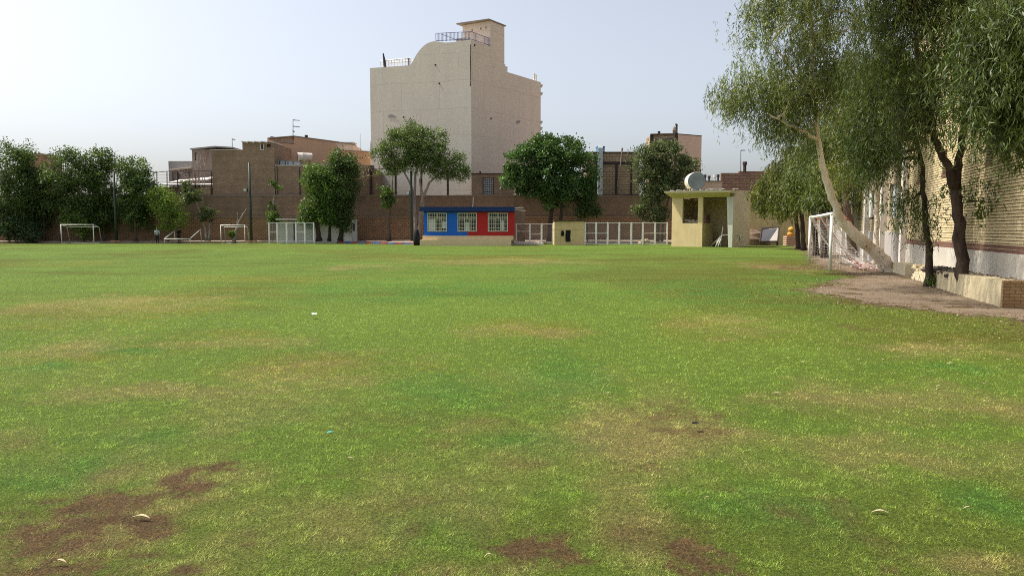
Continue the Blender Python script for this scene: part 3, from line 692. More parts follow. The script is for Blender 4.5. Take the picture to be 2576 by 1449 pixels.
# ------------------------------------------------------------------ back wall and buildings
def rect(k, x0, y0, x1, y1, Y):         # rectangle seen face on, in metres (x0, x1, ztop, zbot)
    a, b = ZP(k, x0, y0, Y), ZP(k, x1, y1, Y); return a.x, b.x, a.z, b.z
YW = 88.0
zt = P(900, 493.5, YW).z; zm = P(900, 545, YW).z
bw = thing("compound_wall", "long dark brick wall closing the field, with an orange relief band along its foot", "wall", (-10, YW, 0))
m = MB(); m.box(-70, P(1700, 500, YW).x, YW, YW + .35, zm, zt); m.build("upper_brickwork", "brick_wall", bw)
m = MB(); m.box(-70, P(1700, 500, YW).x, YW - .05, YW + .35, 0, zm - .05); m.build("relief_band", "brick_orange", bw)
m = MB(); m.box(-70, P(1700, 500, YW).x, YW - .12, YW + .36, zm - .05, zm + .04); m.build("ledge", "concrete_dark", bw)
m = MB()
rg = random.Random(2); x = -70
while x < P(1700, 500, YW).x:
    L_ = rg.uniform(1.5, 4); m.box(x, x + L_, YW - .06 - rg.random() * .03, YW + .42, zt, zt + rg.uniform(.06, .13)); x += L_ + .01
m.build("coping", "concrete_dark", bw)

# brown brick house on the wall
YB = 88.7
b = thing("brick_house", "brown brick house rising behind the back wall, with one small dark window under its roof", "house", (P(620, 500, YB).x, YB, 0))
x0, x1, z1, _ = rect(2, 270, 378, 952, 880, YB); xr0, xr1, zr, _ = rect(2, 600, 290, 938, 300, YB)
wx0, wx1, wz1, wz0 = rect(2, 795, 318, 830, 374, YB); hx0, hx1, hz1, hz0 = rect(2, 862, 315, 905, 346, YB)
m = MB(); m.holes(x0, xr0, 0, z1, YB, YB + .4, []); m.holes(xr0, x1, 0, zr, YB, YB + .4, [(wx0, wx1, wz0, wz1), (hx0, hx1, hz0, hz1)])
m.box(x0, xr0, YB + .4, YB + 6, 0, z1 - .1); m.box(xr0, x1, YB + .45, YB + 7, 0, zr - .1); m.build("wall", "brick_brown", b)
m = MB(); m.box(wx0 + .05, wx1 - .05, YB + .2, YB + .25, wz0 + .05, wz1 - .05)
wn = m.build("window", "glass", b)
m = MB(); m.box(wx0 - .06, wx0 + .05, YB - .04, YB + .2, wz0 - .05, wz1); m.box(wx1 - .05, wx1 + .04, YB - .04, YB + .2, wz0 - .05, wz1); m.box(wx0 + .05, wx1 - .05, YB - .04, YB + .2, wz0 - .05, wz0 + .05)
m.build("frame", "coping", wn)
m = MB(); rg = random.Random(8); x = xr0 - .1
for i in range(5):
    w_ = (xr1 - xr0) / 4.6; m.hexa([(x, YB - .15, zr), (x + w_, YB - .15, zr - .13), (x + w_, YB + 3, zr - .13), (x, YB + 3, zr), (x, YB - .15, zr + .1), (x + w_, YB - .15, zr), (x + w_, YB + 3, zr), (x, YB + 3, zr + .1)]); x += w_ * .95
m.box(x0, xr0 - .1, YB - .06, YB + .5, z1, z1 + .07)
m.build("roof_edge", "coping", b)
m = MB(); m.box(ZP(2, 955, 0, YB).x, ZP(2, 962, 0, YB).x, YB - .03, YB, ZP(2, 0, 880, YB).z, ZP(2, 0, 540, YB).z); m.build("joint", "steel_dark", b)
YL = 88.75
x0, x1, z1, _ = rect(2, 953, 545, 2012, 880, YL)
b = thing("brick_wall", "lower brown brick house front between the windowless house and the tall building, with pale coping", "house", ((x0 + x1) / 2, YL, 0))
m = MB(); m.box(x0, x1, YL, YL + .4, 0, z1); m.box(x0, x1, YL + .4, YL + 6, 0, z1 - .3); m.build("wall", "brick_brown", b)
m = MB(); m.box(x0, x1, YL - .06, YL + .45, z1, z1 + .1); m.build("coping", "coping", b)
m = MB()
for xz in (1200, 1968):
    x = ZP(2, xz, 0, YL).x; m.tube([(x, YL - .06, 3.5 if xz > 1900 else 5.7), (x, YL - .06, z1 - (0 if xz > 1900 else .2))], .05 if xz < 1900 else .13, 6)
m.build("downpipe", "steel_dark", b)

# tan rendered house behind
YT = 97
b = thing("rendered_house", "tan plastered house with a sloping parapet behind the brown brick fronts", "house", (ZP(2, 1350, 500, YT).x, YT, 0))
p_ = lambda x, y, Y=YT: ZP(2, x, y, Y)
m = MB(); poly = [p_(1152, 232), p_(1600, 292), p_(1600, 560), p_(930, 560), p_(930, 290), p_(1152, 312)]
m.prism([(q.x, q.y, q.z) for q in poly], (0, 5, 0)); m.build("wall", "tan", b)
m = MB(); poly = [p_(1600, 292, 97.02), p_(1795, 322, 97.02), p_(1795, 560, 97.02), p_(1600, 560, 97.02)]; m.prism(poly, (0, 5, 0)); m.build("end_wall", "tan_light", b)
m = MB(); poly = [p_(868, 255, 97.6), p_(1152, 232, 97.6), p_(1152, 312, 97.6), p_(868, 312, 97.6)]; m.prism(poly, (0, 4, 0)); m.build("upper_wall", "tan_light", b)  # left facet coloured lighter to stand for grazing sun
m = MB()
for a_, c_ in (((868, 252), (1152, 229)), ((1152, 229), (1600, 289)), ((1600, 289), (1795, 319)), ((930, 287), (1152, 309))):
    a, c = p_(*a_, 96.9), p_(*c_, 96.9); m.prism([a, c, c + Vector((0, 0, .09)), a + Vector((0, 0, .09))], (0, 1.6, 0))
m.build("roof_edge", "concrete_dark", b)
m = MB(); a, c = p_(1640, 298, 98), p_(1795, 318, 98)
m.box(a.x, c.x, 98, 100, p_(0, 300, 98).z, p_(0, 290, 98).z); m.box(c.x - .15, c.x, 98, 98.2, c.z, p_(0, 300, 98).z); m.build("roof_shelter", "coping", b)
for xz, y0, y1 in ((917, 262, 234), (938, 262, 238), (1285, 252, 217)):
    a, c = p_(xz, y0, 97.8), p_(xz, y1, 97.8); m = MB(); m.tube([a - Vector((0, 0, .4)), c], .16, 8); m.tube([c - Vector((0, 0, .25)), c], .22, 8); m.build("chimney", "steel_dark", b)
m = MB(); poly = [p_(1650, 378, 96), p_(1965, 398, 96), p_(1965, 560, 96), p_(1650, 560, 96)]
bo = thing("rendered_house", "low orange plastered house beside the left edge of the tall building", "house", (poly[0].x, 96, 0)); m.prism(poly, (0, .9, 0)); m.build("wall", "orange", bo)
m = MB(); a, c = p_(1650, 375, 95.9), p_(1965, 395, 95.9); m.prism([a, c, c + Vector((0, 0, .1)), a + Vector((0, 0, .1))], (0, 1, 0)); m.build("roof_edge", "coping", bo)

def tank(label, k, xc, yc, Y, r, L_, ax, body, endm, group, leg):
    c = ZP(k, xc, yc, Y); t = thing("water_tank", label, "water tank", c - Vector((0, 0, r + leg)), group)
    ax = Vector(ax).normalized(); m = MB()
    prof = [(-L_ / 2, r * .99), (-L_ / 2 + .04, r), (-L_ * .17, r), (-L_ * .165, r * 1.015), (-L_ * .15, r * 1.015), (-L_ * .145, r), (L_ * .2, r), (L_ / 2 - .04, r), (L_ / 2, r * .99)]
    m.tube([c + ax * q[0] for q in prof], [q[1] for q in prof], 28, cap=False); m.build("shell", body, t, True)
    for sg in (-1, 1):
        m = MB(); e = c + ax * (sg * L_ / 2)
        m.tube([e - ax * .02 * sg, e + ax * .02 * sg, e + ax * .05 * sg], [r * .985, r * .95, r * .6], 28); m.build("end_cap", endm, t)
    sd_ = ax.cross(Vector((0, 0, 1))).normalized()
    for sg in (-1, 1):
        for sg2 in (-1, 1):
            m = MB(); f_ = c + ax * (sg * L_ * .3) + sd_ * (sg2 * r * .6); m.tube([f_ - Vector((0, 0, r + leg)), f_ - Vector((0, 0, r * .7))], .05, 6); m.build("leg", "steel_dark", t)
    return t
gk = "horizontal water tanks on the roofs"
tank("horizontal pale water tank in front of the tan plastered wall", 2, 1268, 452, 92, .52, 1.75, (1, .45, 0), "coping", "steel_dark", gk, .55)
bx = thing("roof_shed", "low grey sheet metal shed on the roof left of the horizontal tank", "shed", ZP(2, 1070, 538, 90))
a0, a1, a2, a3 = ZP(2, 965, 538, 90), ZP(2, 1210, 538, 90), ZP(2, 1210, 505, 90), ZP(2, 965, 482, 90)
m = MB(); m.prism([a0, a1, a2, a3], (0, 1.5, 0)); m.build("panel", "galv", bx)
m = MB(); m.prism([a3 + Vector((-.1, -.1, 0)), a2 + Vector((.15, -.1, 0)), a2 + Vector((.15, -.1, .08)), a3 + Vector((-.1, -.1, .08))], (0, 1.8, 0)); m.build("roof", "concrete", bx)
for x in (985, 1045, 1075, 1130):
    m = MB(); m.box(ZP(2, x, 0, 89.9).x - .03, ZP(2, x, 0, 89.9).x + .03, 89.93, 89.99, a0.z, ZP(2, 0, 494, 90).z); m.build("batten", "steel_dark", bx)

# aerials and masts
def mast(label, k, x, y0, y1, Y, arms=(), r=.05, name="tv_antenna", cat="antenna", grp="aerials and masts on the roofs"):
    a, c = ZP(k, x, y0, Y), ZP(k, x, y1, Y); t = thing(name, label, cat, a, grp)
    m = MB(); m.tube([a - Vector((0, 0, .5)), c], [r, r * .7], 6); m.build("mast", "steel_dark", t)
    for (y, xa, xb, tilt) in arms:
        p0, p1 = ZP(k, xa, y, Y), ZP(k, xb, y + tilt, Y); m = MB(); m.tube([p0, p1], .04, 5)
        for i in range(6):
            q = p0.lerp(p1, (i + .5) / 6); h = .32 - .03 * i; m.tube([q - Vector((0, h, .0)), q + Vector((0, h, 0))], .014, 4); m.tube([q - Vector((0, 0, h * .35)), q + Vector((0, 0, h * .35))], .014, 4)
        m.build("aerial", "steel_dark", t)
mast("tall television aerial with two arms on the tan house ridge", 2, 1143, 225, 50, 97.5, ((55, 1143, 1215, 6), (122, 1143, 1220, 10), (170, 1140, 1160, 14)))
mast("small aerial on the flat roof of the ladder house", 2, 492, 362, 258, 98, ((260, 492, 525, 6),))
mast("tall thin bare rod left of the tall building", 2, 1862, 380, 200, 97, (), .025, "rod_mast", "mast")
mast("shorter thin rod touching the left edge of the tall building", 2, 1973, 420, 285, 95, (), .025, "rod_mast", "mast")
mast("aerial on a thin mast above the low brick roofs beside the weeping trees", 5, 1951, 620, 380, 92, ((380, 1951, 2000, 0),))

# grey concrete house on the left, with ladder
YG = 99
x0, x1, z1, _ = rect(1, 1830, 355, 2310, 640, YG)
b = thing("concrete_house", "unfinished grey concrete house with a ladder on its upper storey", "house", ((x0 + x1) / 2, YG, 0))
m = MB(); m.box(x0, x1, YG, YG + 8, 0, z1); m.build("lower_wall", "concrete", b)
u0, u1, zu, _ = rect(1, 2085, 225, 2530, 640, YG - 1.2)
ud0, ud1, ud2, ud3 = rect(1, 2115, 262, 2148, 350, YG - 1.2)
m = MB(); m.holes(u0, u1, 0, zu, YG - 1.2, YG - .9, [(ud0, ud1, ud3, ud2)]); m.box(u0, u1, YG - .8, YG + 4, 0, zu - .1); m.build("upper_wall", "concrete_dark", b)
m = MB(); a, c, e = ZP(1, 2065, 230, YG - 1.5), ZP(1, 2340, 203, YG - 1.5), ZP(1, 2530, 215, YG - 1.5)
m.prism([a, c, e, e + Vector((0, 0, .16)), c + Vector((0, 0, .16)), a + Vector((0, 0, .16))], (0, 6, 0)); m.build("roof_slab", "concrete", b)
m = MB(); a, c = ZP(1, 1840, 450, YG - 1.4), ZP(1, 2080, 425, YG - 1.4); m.prism([a, c, c + Vector((0, 0, .12)), a + Vector((0, 0, .12))], (0, 1.5, 0)); m.build("balcony_slab", "coping", b)
m = MB()
for xz in (1860, 1920, 2000): p0 = ZP(1, xz, 450, YG - .3); m.box(p0.x - .12, p0.x + .12, YG - .3, YG - .05, p0.z - 5, p0.z - .05)
m.build("column", "concrete_dark", b)
ld = thing("ladder", "wooden ladder leaning on the upper storey of the grey concrete house", "ladder", ZP(1, 2210, 400, YG - 1.7))
m = MB(); a0, a1, c0, c1 = ZP(1, 2205, 400, YG - 1.8), ZP(1, 2222, 402, YG - 1.8), ZP(1, 2232, 240, YG - 1.35), ZP(1, 2250, 242, YG - 1.35)
m.tube([a0, c0], .045, 5); m.tube([a1, c1], .045, 5)
for i in range(9): m.tube([a0.lerp(c0, (i + .5) / 9), a1.lerp(c1, (i + .5) / 9)], .03, 5)
m.build("rails", "wood", ld)
# tin roofs and fence on the wall
b = thing("tin_roof_shed", "shed with a sunlit whitish tin roof above the left part of the back wall", "shed", ZP(1, 1980, 700, 89.5))
m = MB(); a, c = ZP(1, 1640, 612, 89), ZP(1, 2300, 606, 89); m.hexa([(a.x, 88.6, a.z - .1), (c.x, 88.6, c.z - .1), (c.x, 93, c.z + .25), (a.x, 93, a.z + .25), (a.x, 88.6, a.z), (c.x, 88.6, c.z), (c.x, 93, c.z + .35), (a.x, 93, a.z + .35)]); m.build("roof", "tin", b)
m = MB(); a, c = ZP(1, 1830, 585, 93.5), ZP(1, 2265, 545, 93.5); m.prism([a, c, c - Vector((0, 0, .15)), a - Vector((0, 0, .15))], (0, 3, .5)); m.build("upper_roof", "tin", b)
m = MB(); a = ZP(1, 1650, 640, 89.2); c = ZP(1, 2180, 760, 89.2); m.box(a.x, c.x, 89.2, 90, 4, a.z); m.build("wall", "brick_wall", b)
m = MB(); a = ZP(1, 2182, 635, 88.8); c = ZP(1, 2290, 745, 88.8); m.box(a.x, c.x, 88.8, 89.6, c.z, a.z); m.build("block_pier", "brick_cream", b)
f = thing("wall_fence", "thin dark rail fence standing on the left part of the back wall", "fence", ZP(1, 1950, 612, 88.45))
for xz in (1705, 1815, 1930, 2055, 2120, 2297):
    a = ZP(1, xz, 612, 88.5); m = MB(); m.tube([a - Vector((0, 0, .6)), ZP(1, xz, 465, 88.5)], .06, 6); m.build("post", "steel_dark", f)
m = MB(); m.tube([ZP(1, 1560, 474, 88.5), ZP(1, 1700, 478, 88.5), ZP(1, 1815, 466, 88.5), ZP(1, 2297, 460, 88.5)], .04, 5)
for q in (1, 2, 3): m.tube([ZP(1, 1560, 474 + q * 35, 88.5), ZP(1, 2297, 462 + q * 35, 88.5)], .012, 4)
m.build("rail", "steel_dark", f)
x0, x1, z1, _ = rect(1, 240, 290, 450, 400, 130)
b = thing("brick_house", "distant reddish brick house showing between the leftmost trees", "house", ((x0 + x1) / 2, 130, 0))
m = MB(); m.box(x0, x1, 130, 136, 0, z1); m.build("wall", "brick_red", b)
m = MB(); m.box(x0 - .2, x1 + .2, 129.8, 136.2, z1, z1 + .3); m.build("parapet", "concrete_dark", b)

# tall building
A, B_, C_ = Vector((-17.9, 95, 0)), Vector((-4.94, 91, 0)), Vector((3.97, 104, 0))
ex = (B_ - A); ey = (C_ - B_)
def TW(s, t, z): return Vector(B_ - ex * t) + ey * s + Vector((0, 0, z))     # s back along the pink side, t left along the grey front
tw = thing("tall_building", "tall blank rendered building with a curved parapet rising behind the back wall", "building", TW(.5, .5, 0))
def on_front(x, y):                     # photo point on the grey front plane -> (t, z)
    d = ray(*Zp(3, x, y)); o = Vector((0, 0, CAM_H)); nn = Vector((ex.y, -ex.x, 0)); k = (B_ - o).dot(nn) / d.dot(nn); q = o + d * k
    return (B_ - q).dot(ex) / ex.length_squared, q.z
def on_side(x, y):
    d = ray(*Zp(3, x, y)); o = Vector((0, 0, CAM_H)); nn = Vector((ey.y, -ey.x, 0)); k = (B_ - o).dot(nn) / d.dot(nn); q = o + d * k
    return (q - B_).dot(ey) / ey.length_squared, q.z
out = [on_front(*q) for q in ((580, 608), (600, 573), (625, 528), (650, 484), (680, 440), (710, 405), (745, 374), (780, 354), (815, 342), (855, 336), (900, 345), (950, 351), (1000, 351), (1060, 345), (1120, 336), (1180, 327))]
ZHI, ZLO, ZST = 24.3, 21.8, 27.4
prof = [(1, 0), (1, ZLO), (out[0][0], ZLO)] + [(t_, z_) for t_, z_ in out[1:]] + [(0, ZHI), (0, 0)]
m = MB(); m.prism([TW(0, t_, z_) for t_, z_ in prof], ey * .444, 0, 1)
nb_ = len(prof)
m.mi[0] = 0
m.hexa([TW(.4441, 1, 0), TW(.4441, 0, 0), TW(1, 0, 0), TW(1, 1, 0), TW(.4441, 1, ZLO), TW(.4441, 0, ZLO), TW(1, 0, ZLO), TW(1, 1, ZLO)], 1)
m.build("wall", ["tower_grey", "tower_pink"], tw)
# stair head, flush with the pink side
t1 = 3.66 / ex.length
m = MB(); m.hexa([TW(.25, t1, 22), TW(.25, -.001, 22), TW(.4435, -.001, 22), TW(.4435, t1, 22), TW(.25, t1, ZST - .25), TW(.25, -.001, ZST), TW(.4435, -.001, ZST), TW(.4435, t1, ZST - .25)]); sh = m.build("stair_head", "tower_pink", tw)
m = MB(); a = .035
m.hexa([TW(.25 - a, t1 + a, ZST - .24), TW(.25 - a, -.012, ZST + .01), TW(.4435 + a * .3, -.012, ZST + .01), TW(.4435 + a, t1 + a, ZST - .24), TW(.25 - a, t1 + a, ZST - .08), TW(.25 - a, -.012, ZST + .14), TW(.4435 + a * .3, -.012, ZST + .14), TW(.4435 + a, t1 + a, ZST - .08)]); m.build("roof_slab", "concrete_dark", sh)
for q, zz in ((.18, 26.25), (.095, 26.4), (.045, 26.45)):
    m = MB(); m.hexa([TW(.247, q, zz), TW(.247, q - .008, zz), TW(.25, q - .008, zz), TW(.25, q, zz), TW(.247, q, zz + .3), TW(.247, q - .008, zz + .3), TW(.25, q - .008, zz + .3), TW(.25, q, zz + .3)]); m.build("vent", "concrete_dark", sh)
# railing
m = MB(); Rz = [(0.004, 1 * out[9][0] + .0), (0.004, 0.004)]
def rail(pa, pb, n_, m):
    for h in (.12, 1.0): m.tube([pa + Vector((0, 0, h)), pb + Vector((0, 0, h))], .032, 4)
    for i in range(n_ + 1):
        q = pa.lerp(pb, i / n_); m.tube([q, q + Vector((0, 0, 1.0))], .022 if i % 4 else .032, 4)
zr_ = out[9][1]
rail(TW(.006, out[9][0], zr_ - .05), TW(.006, .004, ZHI - .02), 26, m); rail(TW(.006, .004, ZHI - .02), TW(.249, .004, ZHI - .02), 17, m)
m.tube([TW(.05, out[9][0] * .95, zr_ + 1.0), TW(.12, out[9][0] * .4, ZHI + .05)], .03, 4)
m.build("railing", "rail_blue", tw)
m = MB(); m.hexa([TW(.012, out[9][0] * .45, 23.9), TW(.012, out[9][0] * .08, 23.9), TW(.03, out[9][0] * .08, 23.9), TW(.03, out[9][0] * .45, 23.9), TW(.012, out[9][0] * .45, 24.6), TW(.012, out[9][0] * .08, 24.7), TW(.03, out[9][0] * .08, 24.7), TW(.03, out[9][0] * .45, 24.6)]); m.build("roof_cupboard", "white_worn", tw)
# left roof: pergola frame, post; right roof stubs
m = MB(); ta, tb = on_front(250, 620)[0], on_front(575, 610)[0]
for i in range(12):
    t_ = ta + (tb - ta) * i / 11; m.tube([TW(.02, t_, ZLO), TW(.02, t_, ZLO + .85)], .045, 4)
m.tube([TW(.02, ta, ZLO + .85), TW(.02, tb, ZLO + .95)], .05, 4); m.tube([TW(.02, ta + .25 * (tb - ta), ZLO + .5), TW(.02, tb, ZLO + .55)], .03, 4); m.tube([TW(.12, ta, ZLO + .95), TW(.12, tb, ZLO + 1.0)], .05, 4)
m.build("pergola_frame", "white_worn", tw)
m = MB(); t_ = on_front(290, 600)[0]; m.tube([TW(.02, t_ - .01, ZLO), TW(.02, t_, ZLO + .9), TW(.02, t_ + .01, ZLO + 1.75)], [.17, .16, .08], 7); m.build("wrapped_post", "steel_dark", tw)
for xz, h in ((560, .9), (1603, .9), (1612, .7), (1628, .7), (1922, .95), (1940, .85)):
    m = MB()
    q = TW(.01, on_front(xz, 610)[0], ZLO) if xz < 1000 else TW(on_side(xz, 690)[0], .01, ZLO - .02)
    m.tube([q, q + Vector((0, 0, h))], .12, 7); m.tube([q + Vector((0, 0, h - .1)), q + Vector((0, 0, h))], .16, 7); m.build("vent_pipe", "white_worn" if xz > 1000 else "concrete", tw)
m = MB()   # repair patches
pts = [on_front(345 + 95 * i / 10, 1147 - 30 * math.sin(math.pi * (i / 10) ** .8)) for i in range(11)]
m.prism([TW(-.003, t_, z_) for t_, z_ in pts], ey * .002); m.build("cement_patch", "concrete", tw); m = MB(); pts = [on_side(*q) for q in ((1718, 1190), (1765, 1182), (1752, 1215), (1720, 1217))]
m.prism([TW(s_, -.002, z_) for s_, z_ in pts], ex * -.001); m.build("cement_patch", "concrete", tw)
for q in ((857, 590), (517, 1148), (898, 788)): m = MB(); t_, z_ = on_front(*q); m.hexa([TW(k, t_ + sg * .006, z_ + h) for h in (-.08, .08) for k, sg in ((-.004, 1), (-.004, -1), (.001, -1), (.001, 1))]); m.build("putlog_hole", "dark", tw)
for q in ((1448, 1165), (1274, 380)): m = MB(); s_, z_ = on_side(*q); m.hexa([TW(s_ + sg * .004, k, z_ + h) for h in (-.12, .12) for k, sg in ((-.006, -1), (-.006, 1), (.001, 1), (.001, -1))]); m.build("putlog_hole", "dark", tw)
m = MB(); rg = random.Random(4); z_ = 23.7
pts = [TW(-.002, .002, 23.7)]
while z_ > 16: z_ -= rg.uniform(.4, .9); pts.append(TW(-.002, .003 + rg.uniform(-.002, .004), z_))
for a, c in zip(pts[:9], pts[1:9]): m.tube([a, c], .045, 4)
m.build("crack", "dark", tw)
for yz in (815, 900, 1205, 1270):
    m = MB(); s_, z_ = on_side(1970, yz); m.hexa([TW(1.0, .05, z_ - .15), TW(1.0, -.006, z_ - .15), TW(1.012, -.006, z_ - .15), TW(1.015, .05, z_ - .15), TW(1.0, .05, z_ + .25), TW(1.0, -.012, z_ + .25), TW(1.02, -.012, z_ + .25), TW(1.02, .05, z_ + .25)]); m.build("cornice", "coping", tw)
f = thing("wall_fence", "dark steel posts with a top rail in front of the tall building", "fence", P(1020, 493, 88.4))
for xz in (155, 430, 705, 988):
    m = MB(); m.tube([ZP(4, xz, 868, 88.3), ZP(4, xz, 575, 88.3)], .13 if xz != 155 else .11, 6); m.build("post", "steel_dark", f)
m = MB(); m.tube([ZP(4, 155, 573, 88.3), ZP(4, 990, 573, 88.3)], .04, 5); m.build("rail", "steel_dark", f)

# low brick room with barred window
YR = 88.9
x0, x1, z1, z0 = rect(4, 1242, 632, 1690, 860, YR); h = rect(4, 1365, 670, 1475, 848, YR)
b = thing("brick_room", "low brown brick room with a tall barred window at the foot of the tall building", "building", ((x0 + x1) / 2, YR, 0))
m = MB(); m.holes(x0, x1, 3, z1, YR, YR + .3, [(h[0], h[1], h[3], h[2])]); m.box(x0, x1, YR + .5, YR + 1.6, 3, z1 - .1); m.build("wall", "brick_brown", b)
m = MB(); m.box(x0 - .1, x1, YR - .08, YR + 1.6, z1, z1 + .09); m.build("roof_edge", "steel_dark", b)
m = MB()
for i in range(6): x = h[0] + (h[1] - h[0]) * i / 5; m.box(x - .025, x + .025, YR + .05, YR + .1, h[3], h[2])
for i in range(8): z = h[3] + (h[2] - h[3]) * i / 7; m.box(h[0], h[1], YR + .045, YR + .06, z - .025, z + .025)
m.box(h[0] - .05, h[0] + .04, YR - .03, YR + .15, h[3], h[2]); m.box(h[1] - .04, h[1] + .05, YR - .03, YR + .15, h[3], h[2])
wn = m.build("window", "steel_dark", b)
m = MB(); m.box(h[0], h[1], YR + .2, YR + .22, h[3], h[2]); m.build("pane", "glass_frost", wn)
m = MB(); m.tube([ZP(4, 1334, 626, YR + .3), ZP(4, 1334, 606, YR + .3)], .12, 6); m.build("chimney", "steel_dark", b)

# block wall building on the right with steel frame
YC = 89
x0, x1, z1, z0 = rect(5, 300, 405, 860, 860, YC)
b = thing("block_building", "cream block building with dark steel framing beside the tall galvanised duct", "building", ((x0 + x1) / 2, YC, 0))
m = MB(); m.box(x0, x1, YC, YC + 5, 4, z1); m.build("wall", "brick_cream", b)
m = MB(); q = lambda x, y: ZP(5, x, y, YC)
for r_ in ((395, 405, 414, 860), (607, 525, 628, 860), (770, 520, 782, 860)): a, c = q(r_[0], r_[1]), q(r_[2], r_[3]); m.box(a.x, c.x, YC - .1, YC + .02, c.z, a.z)
for r_ in ((414, 505, 860, 528), (300, 396, 860, 407), (300, 850, 860, 870)): a, c = q(r_[0], r_[1]), q(r_[2], r_[3]); m.box(a.x, c.x, YC - .13, YC + .03, c.z, a.z)
m.build("steel_frame", "steel_dark", b)
d_ = thing("air_duct", "tall galvanised air duct climbing the cream block building to a blue cooler", "duct", q(437, 860))
m = MB(); a, c = q(417, 360), q(462, 870); m.box(a.x, c.x, YC - .75, YC - .16, c.z, a.z)
for yy in (420, 510, 530, 620, 720, 790): z = q(0, yy).z; m.box(a.x - .03, c.x + .03, YC - .78, YC - .15, z - .03, z + .03)
m.hexa([(a.x, YC - .75, a.z), (c.x, YC - .75, a.z), (c.x, YC - .16, a.z), (a.x, YC - .16, a.z), (a.x + .1, YC - .3, a.z + .35), (c.x, YC - .3, a.z + .35), (c.x, YC + .6, a.z + .35), (a.x + .1, YC + .6, a.z + .35)])
m.build("duct_run", "galv", d_)
cl_ = thing("air_cooler", "blue evaporative cooler on the roof edge at the top of the duct", "cooler", q(460, 405))
m = MB(); a, c = q(420, 340), q(497, 402); m.box(a.x, c.x, YC + .3, YC + 2, c.z, a.z); m.build("casing", "blue_metal", cl_)
m = MB(); m.box(c.x - .55, c.x - .1, YC + .26, YC + .3, c.z + .15, a.z - .3); m.build("louvre_panel", "galv", cl_)
m = MB(); m.box(a.x - .05, c.x + .05, YC + .25, YC + 2.05, a.z, a.z + .08); m.build("lid", "blue_metal", cl_)
pp = thing("flue_pipe", "slanting flue pipe leaning on the cream block building", "pipe", q(625, 740))
m = MB(); m.tube([q(628, 760) + Vector((0, -.25, 0)), q(655, 570) + Vector((0, -.3, 0)), q(678, 360) + Vector((0, -.25, 0))], .075, 7); m.tube([q(676, 385) + Vector((0, -.25, 0)), q(679, 357) + Vector((0, -.25, 0))], .12, 7); m.build("pipe", "concrete_dark", pp)
# tan block on the right
YD = 95
q = lambda x, y, Y=YD: ZP(5, x, y, Y)
corner, lft, rgt = q(1268, 200), q(995, 215, 97), q(1532, 230, 103)
b = thing("corner_house", "tan plastered corner house with one raw block side and dark steel edges above the trees", "house", (corner.x, YD, 0))
m = MB(); z_ = corner.z - .1; ztop = lft.z; zc = rgt.z
m.hexa([(lft.x, 97, 4), (corner.x, YD, 4), (corner.x + .3, 101, 4), (lft.x, 101, 4), (lft.x, 97, ztop), (corner.x, YD, z_), (corner.x + .3, 101, z_), (lft.x, 101, ztop)]); m.build("block_side", "brick_cream", b)
m = MB(); m.hexa([(corner.x + .01, YD, 4), (rgt.x, 103, 4), (rgt.x, 108, 4), (corner.x + .31, 101, 4), (corner.x + .01, YD, z_), (rgt.x, 103, zc), (rgt.x, 108, zc), (corner.x + .31, 101, z_)]); m.build("plaster_side", "tan_light", b)
m = MB()
for p0, hh in ((Vector((corner.x - .12, YD - .1, 0)), z_ + .15), (Vector((lft.x, 96.85, 0)), ztop + .1)): m.box(p0.x - .2, p0.x + .2, p0.y - .1, p0.y + .1, 4, hh)
m.prism([(lft.x, 96.8, ztop - 1.0), (corner.x - .3, YD - .15, z_ - .9), (corner.x - .3, YD - .15, z_ - .45), (lft.x, 96.8, ztop - .5)], (0, .12, 0))
m.prism([(lft.x - .1, 96.7, ztop), (corner.x, YD - .2, z_), (corner.x, YD - .2, z_ + .12), (lft.x - .1, 96.7, ztop + .12)], (0, .4, 0)); m.prism([(corner.x, YD - .1, z_), (rgt.x, 102.9, zc), (rgt.x, 102.9, zc + .1), (corner.x, YD - .1, z_ + .1)], (0, .4, 0))
m.build("steel_edge", "steel_dark", b)
m = MB(); a = q(1270, 205); m.tube([a + Vector((0, .4, -.3)), q(1272, 95) + Vector((0, .4, 0))], .13, 7); a = q(1262, 97); m.tube([q(1272, 100) + Vector((0, .4, 0)), q(1258, 98) + Vector((0, .4, 0))], .12, 7); m.build("flue", "steel_dark", b)
m = MB(); m.blob(q(1248, 172) + Vector((0, .4, 0)), (.28, .25, .55), 4); m.build("chimney", "concrete_dark", b)
m = MB(); a = q(1075, 205, 97); m.tube([a, a + Vector((0, 0, .35))], .18, 6); m.build("vent", "steel_dark", b)
# low roofs right of the hut
YE = 90
x0, x1, z1, z0 = rect(5, 1742, 622, 2260, 1010, YE)
b = thing("brick_wall", "reddish block wall beyond the yellow hut, partly hidden by weeping trees", "wall", ((x0 + x1) / 2, YE, 0))
m = MB(); m.box(x0, x1, YE, YE + .4, 0, z1); m.build("wall", "brick_red", b)
x0, x1, z1, z0 = rect(5, 1935, 603, 2300, 640, 94)
m = MB(); m.box(x0, x1, 94, 94.5, 0, z1); m.build("upper_wall", "brick_red", b)
m = MB(); a = ZP(5, 1992, 605, 94); m.tube([a, a + Vector((0, 0, 1.1))], .2, 7); m.tube([a + Vector((0, 0, .8)), a + Vector((0, 0, 1.2))], .28, 7); m.build("chimney", "steel_dark", b)
x0, x1, z1, z0 = rect(5, 1480, 715, 1745, 900, 86)
b = thing("plaster_shed", "low pinkish plastered shed with roof vents behind the hut's water tank", "shed", ((x0 + x1) / 2, 86, 0))
m = MB(); m.box(x0, x1, 86, 90, 0, z1); m.build("wall", "tan_light", b)
m = MB(); m.box(x0, x1, 85.9, 90, z1, z1 + .12); rg = random.Random(6)
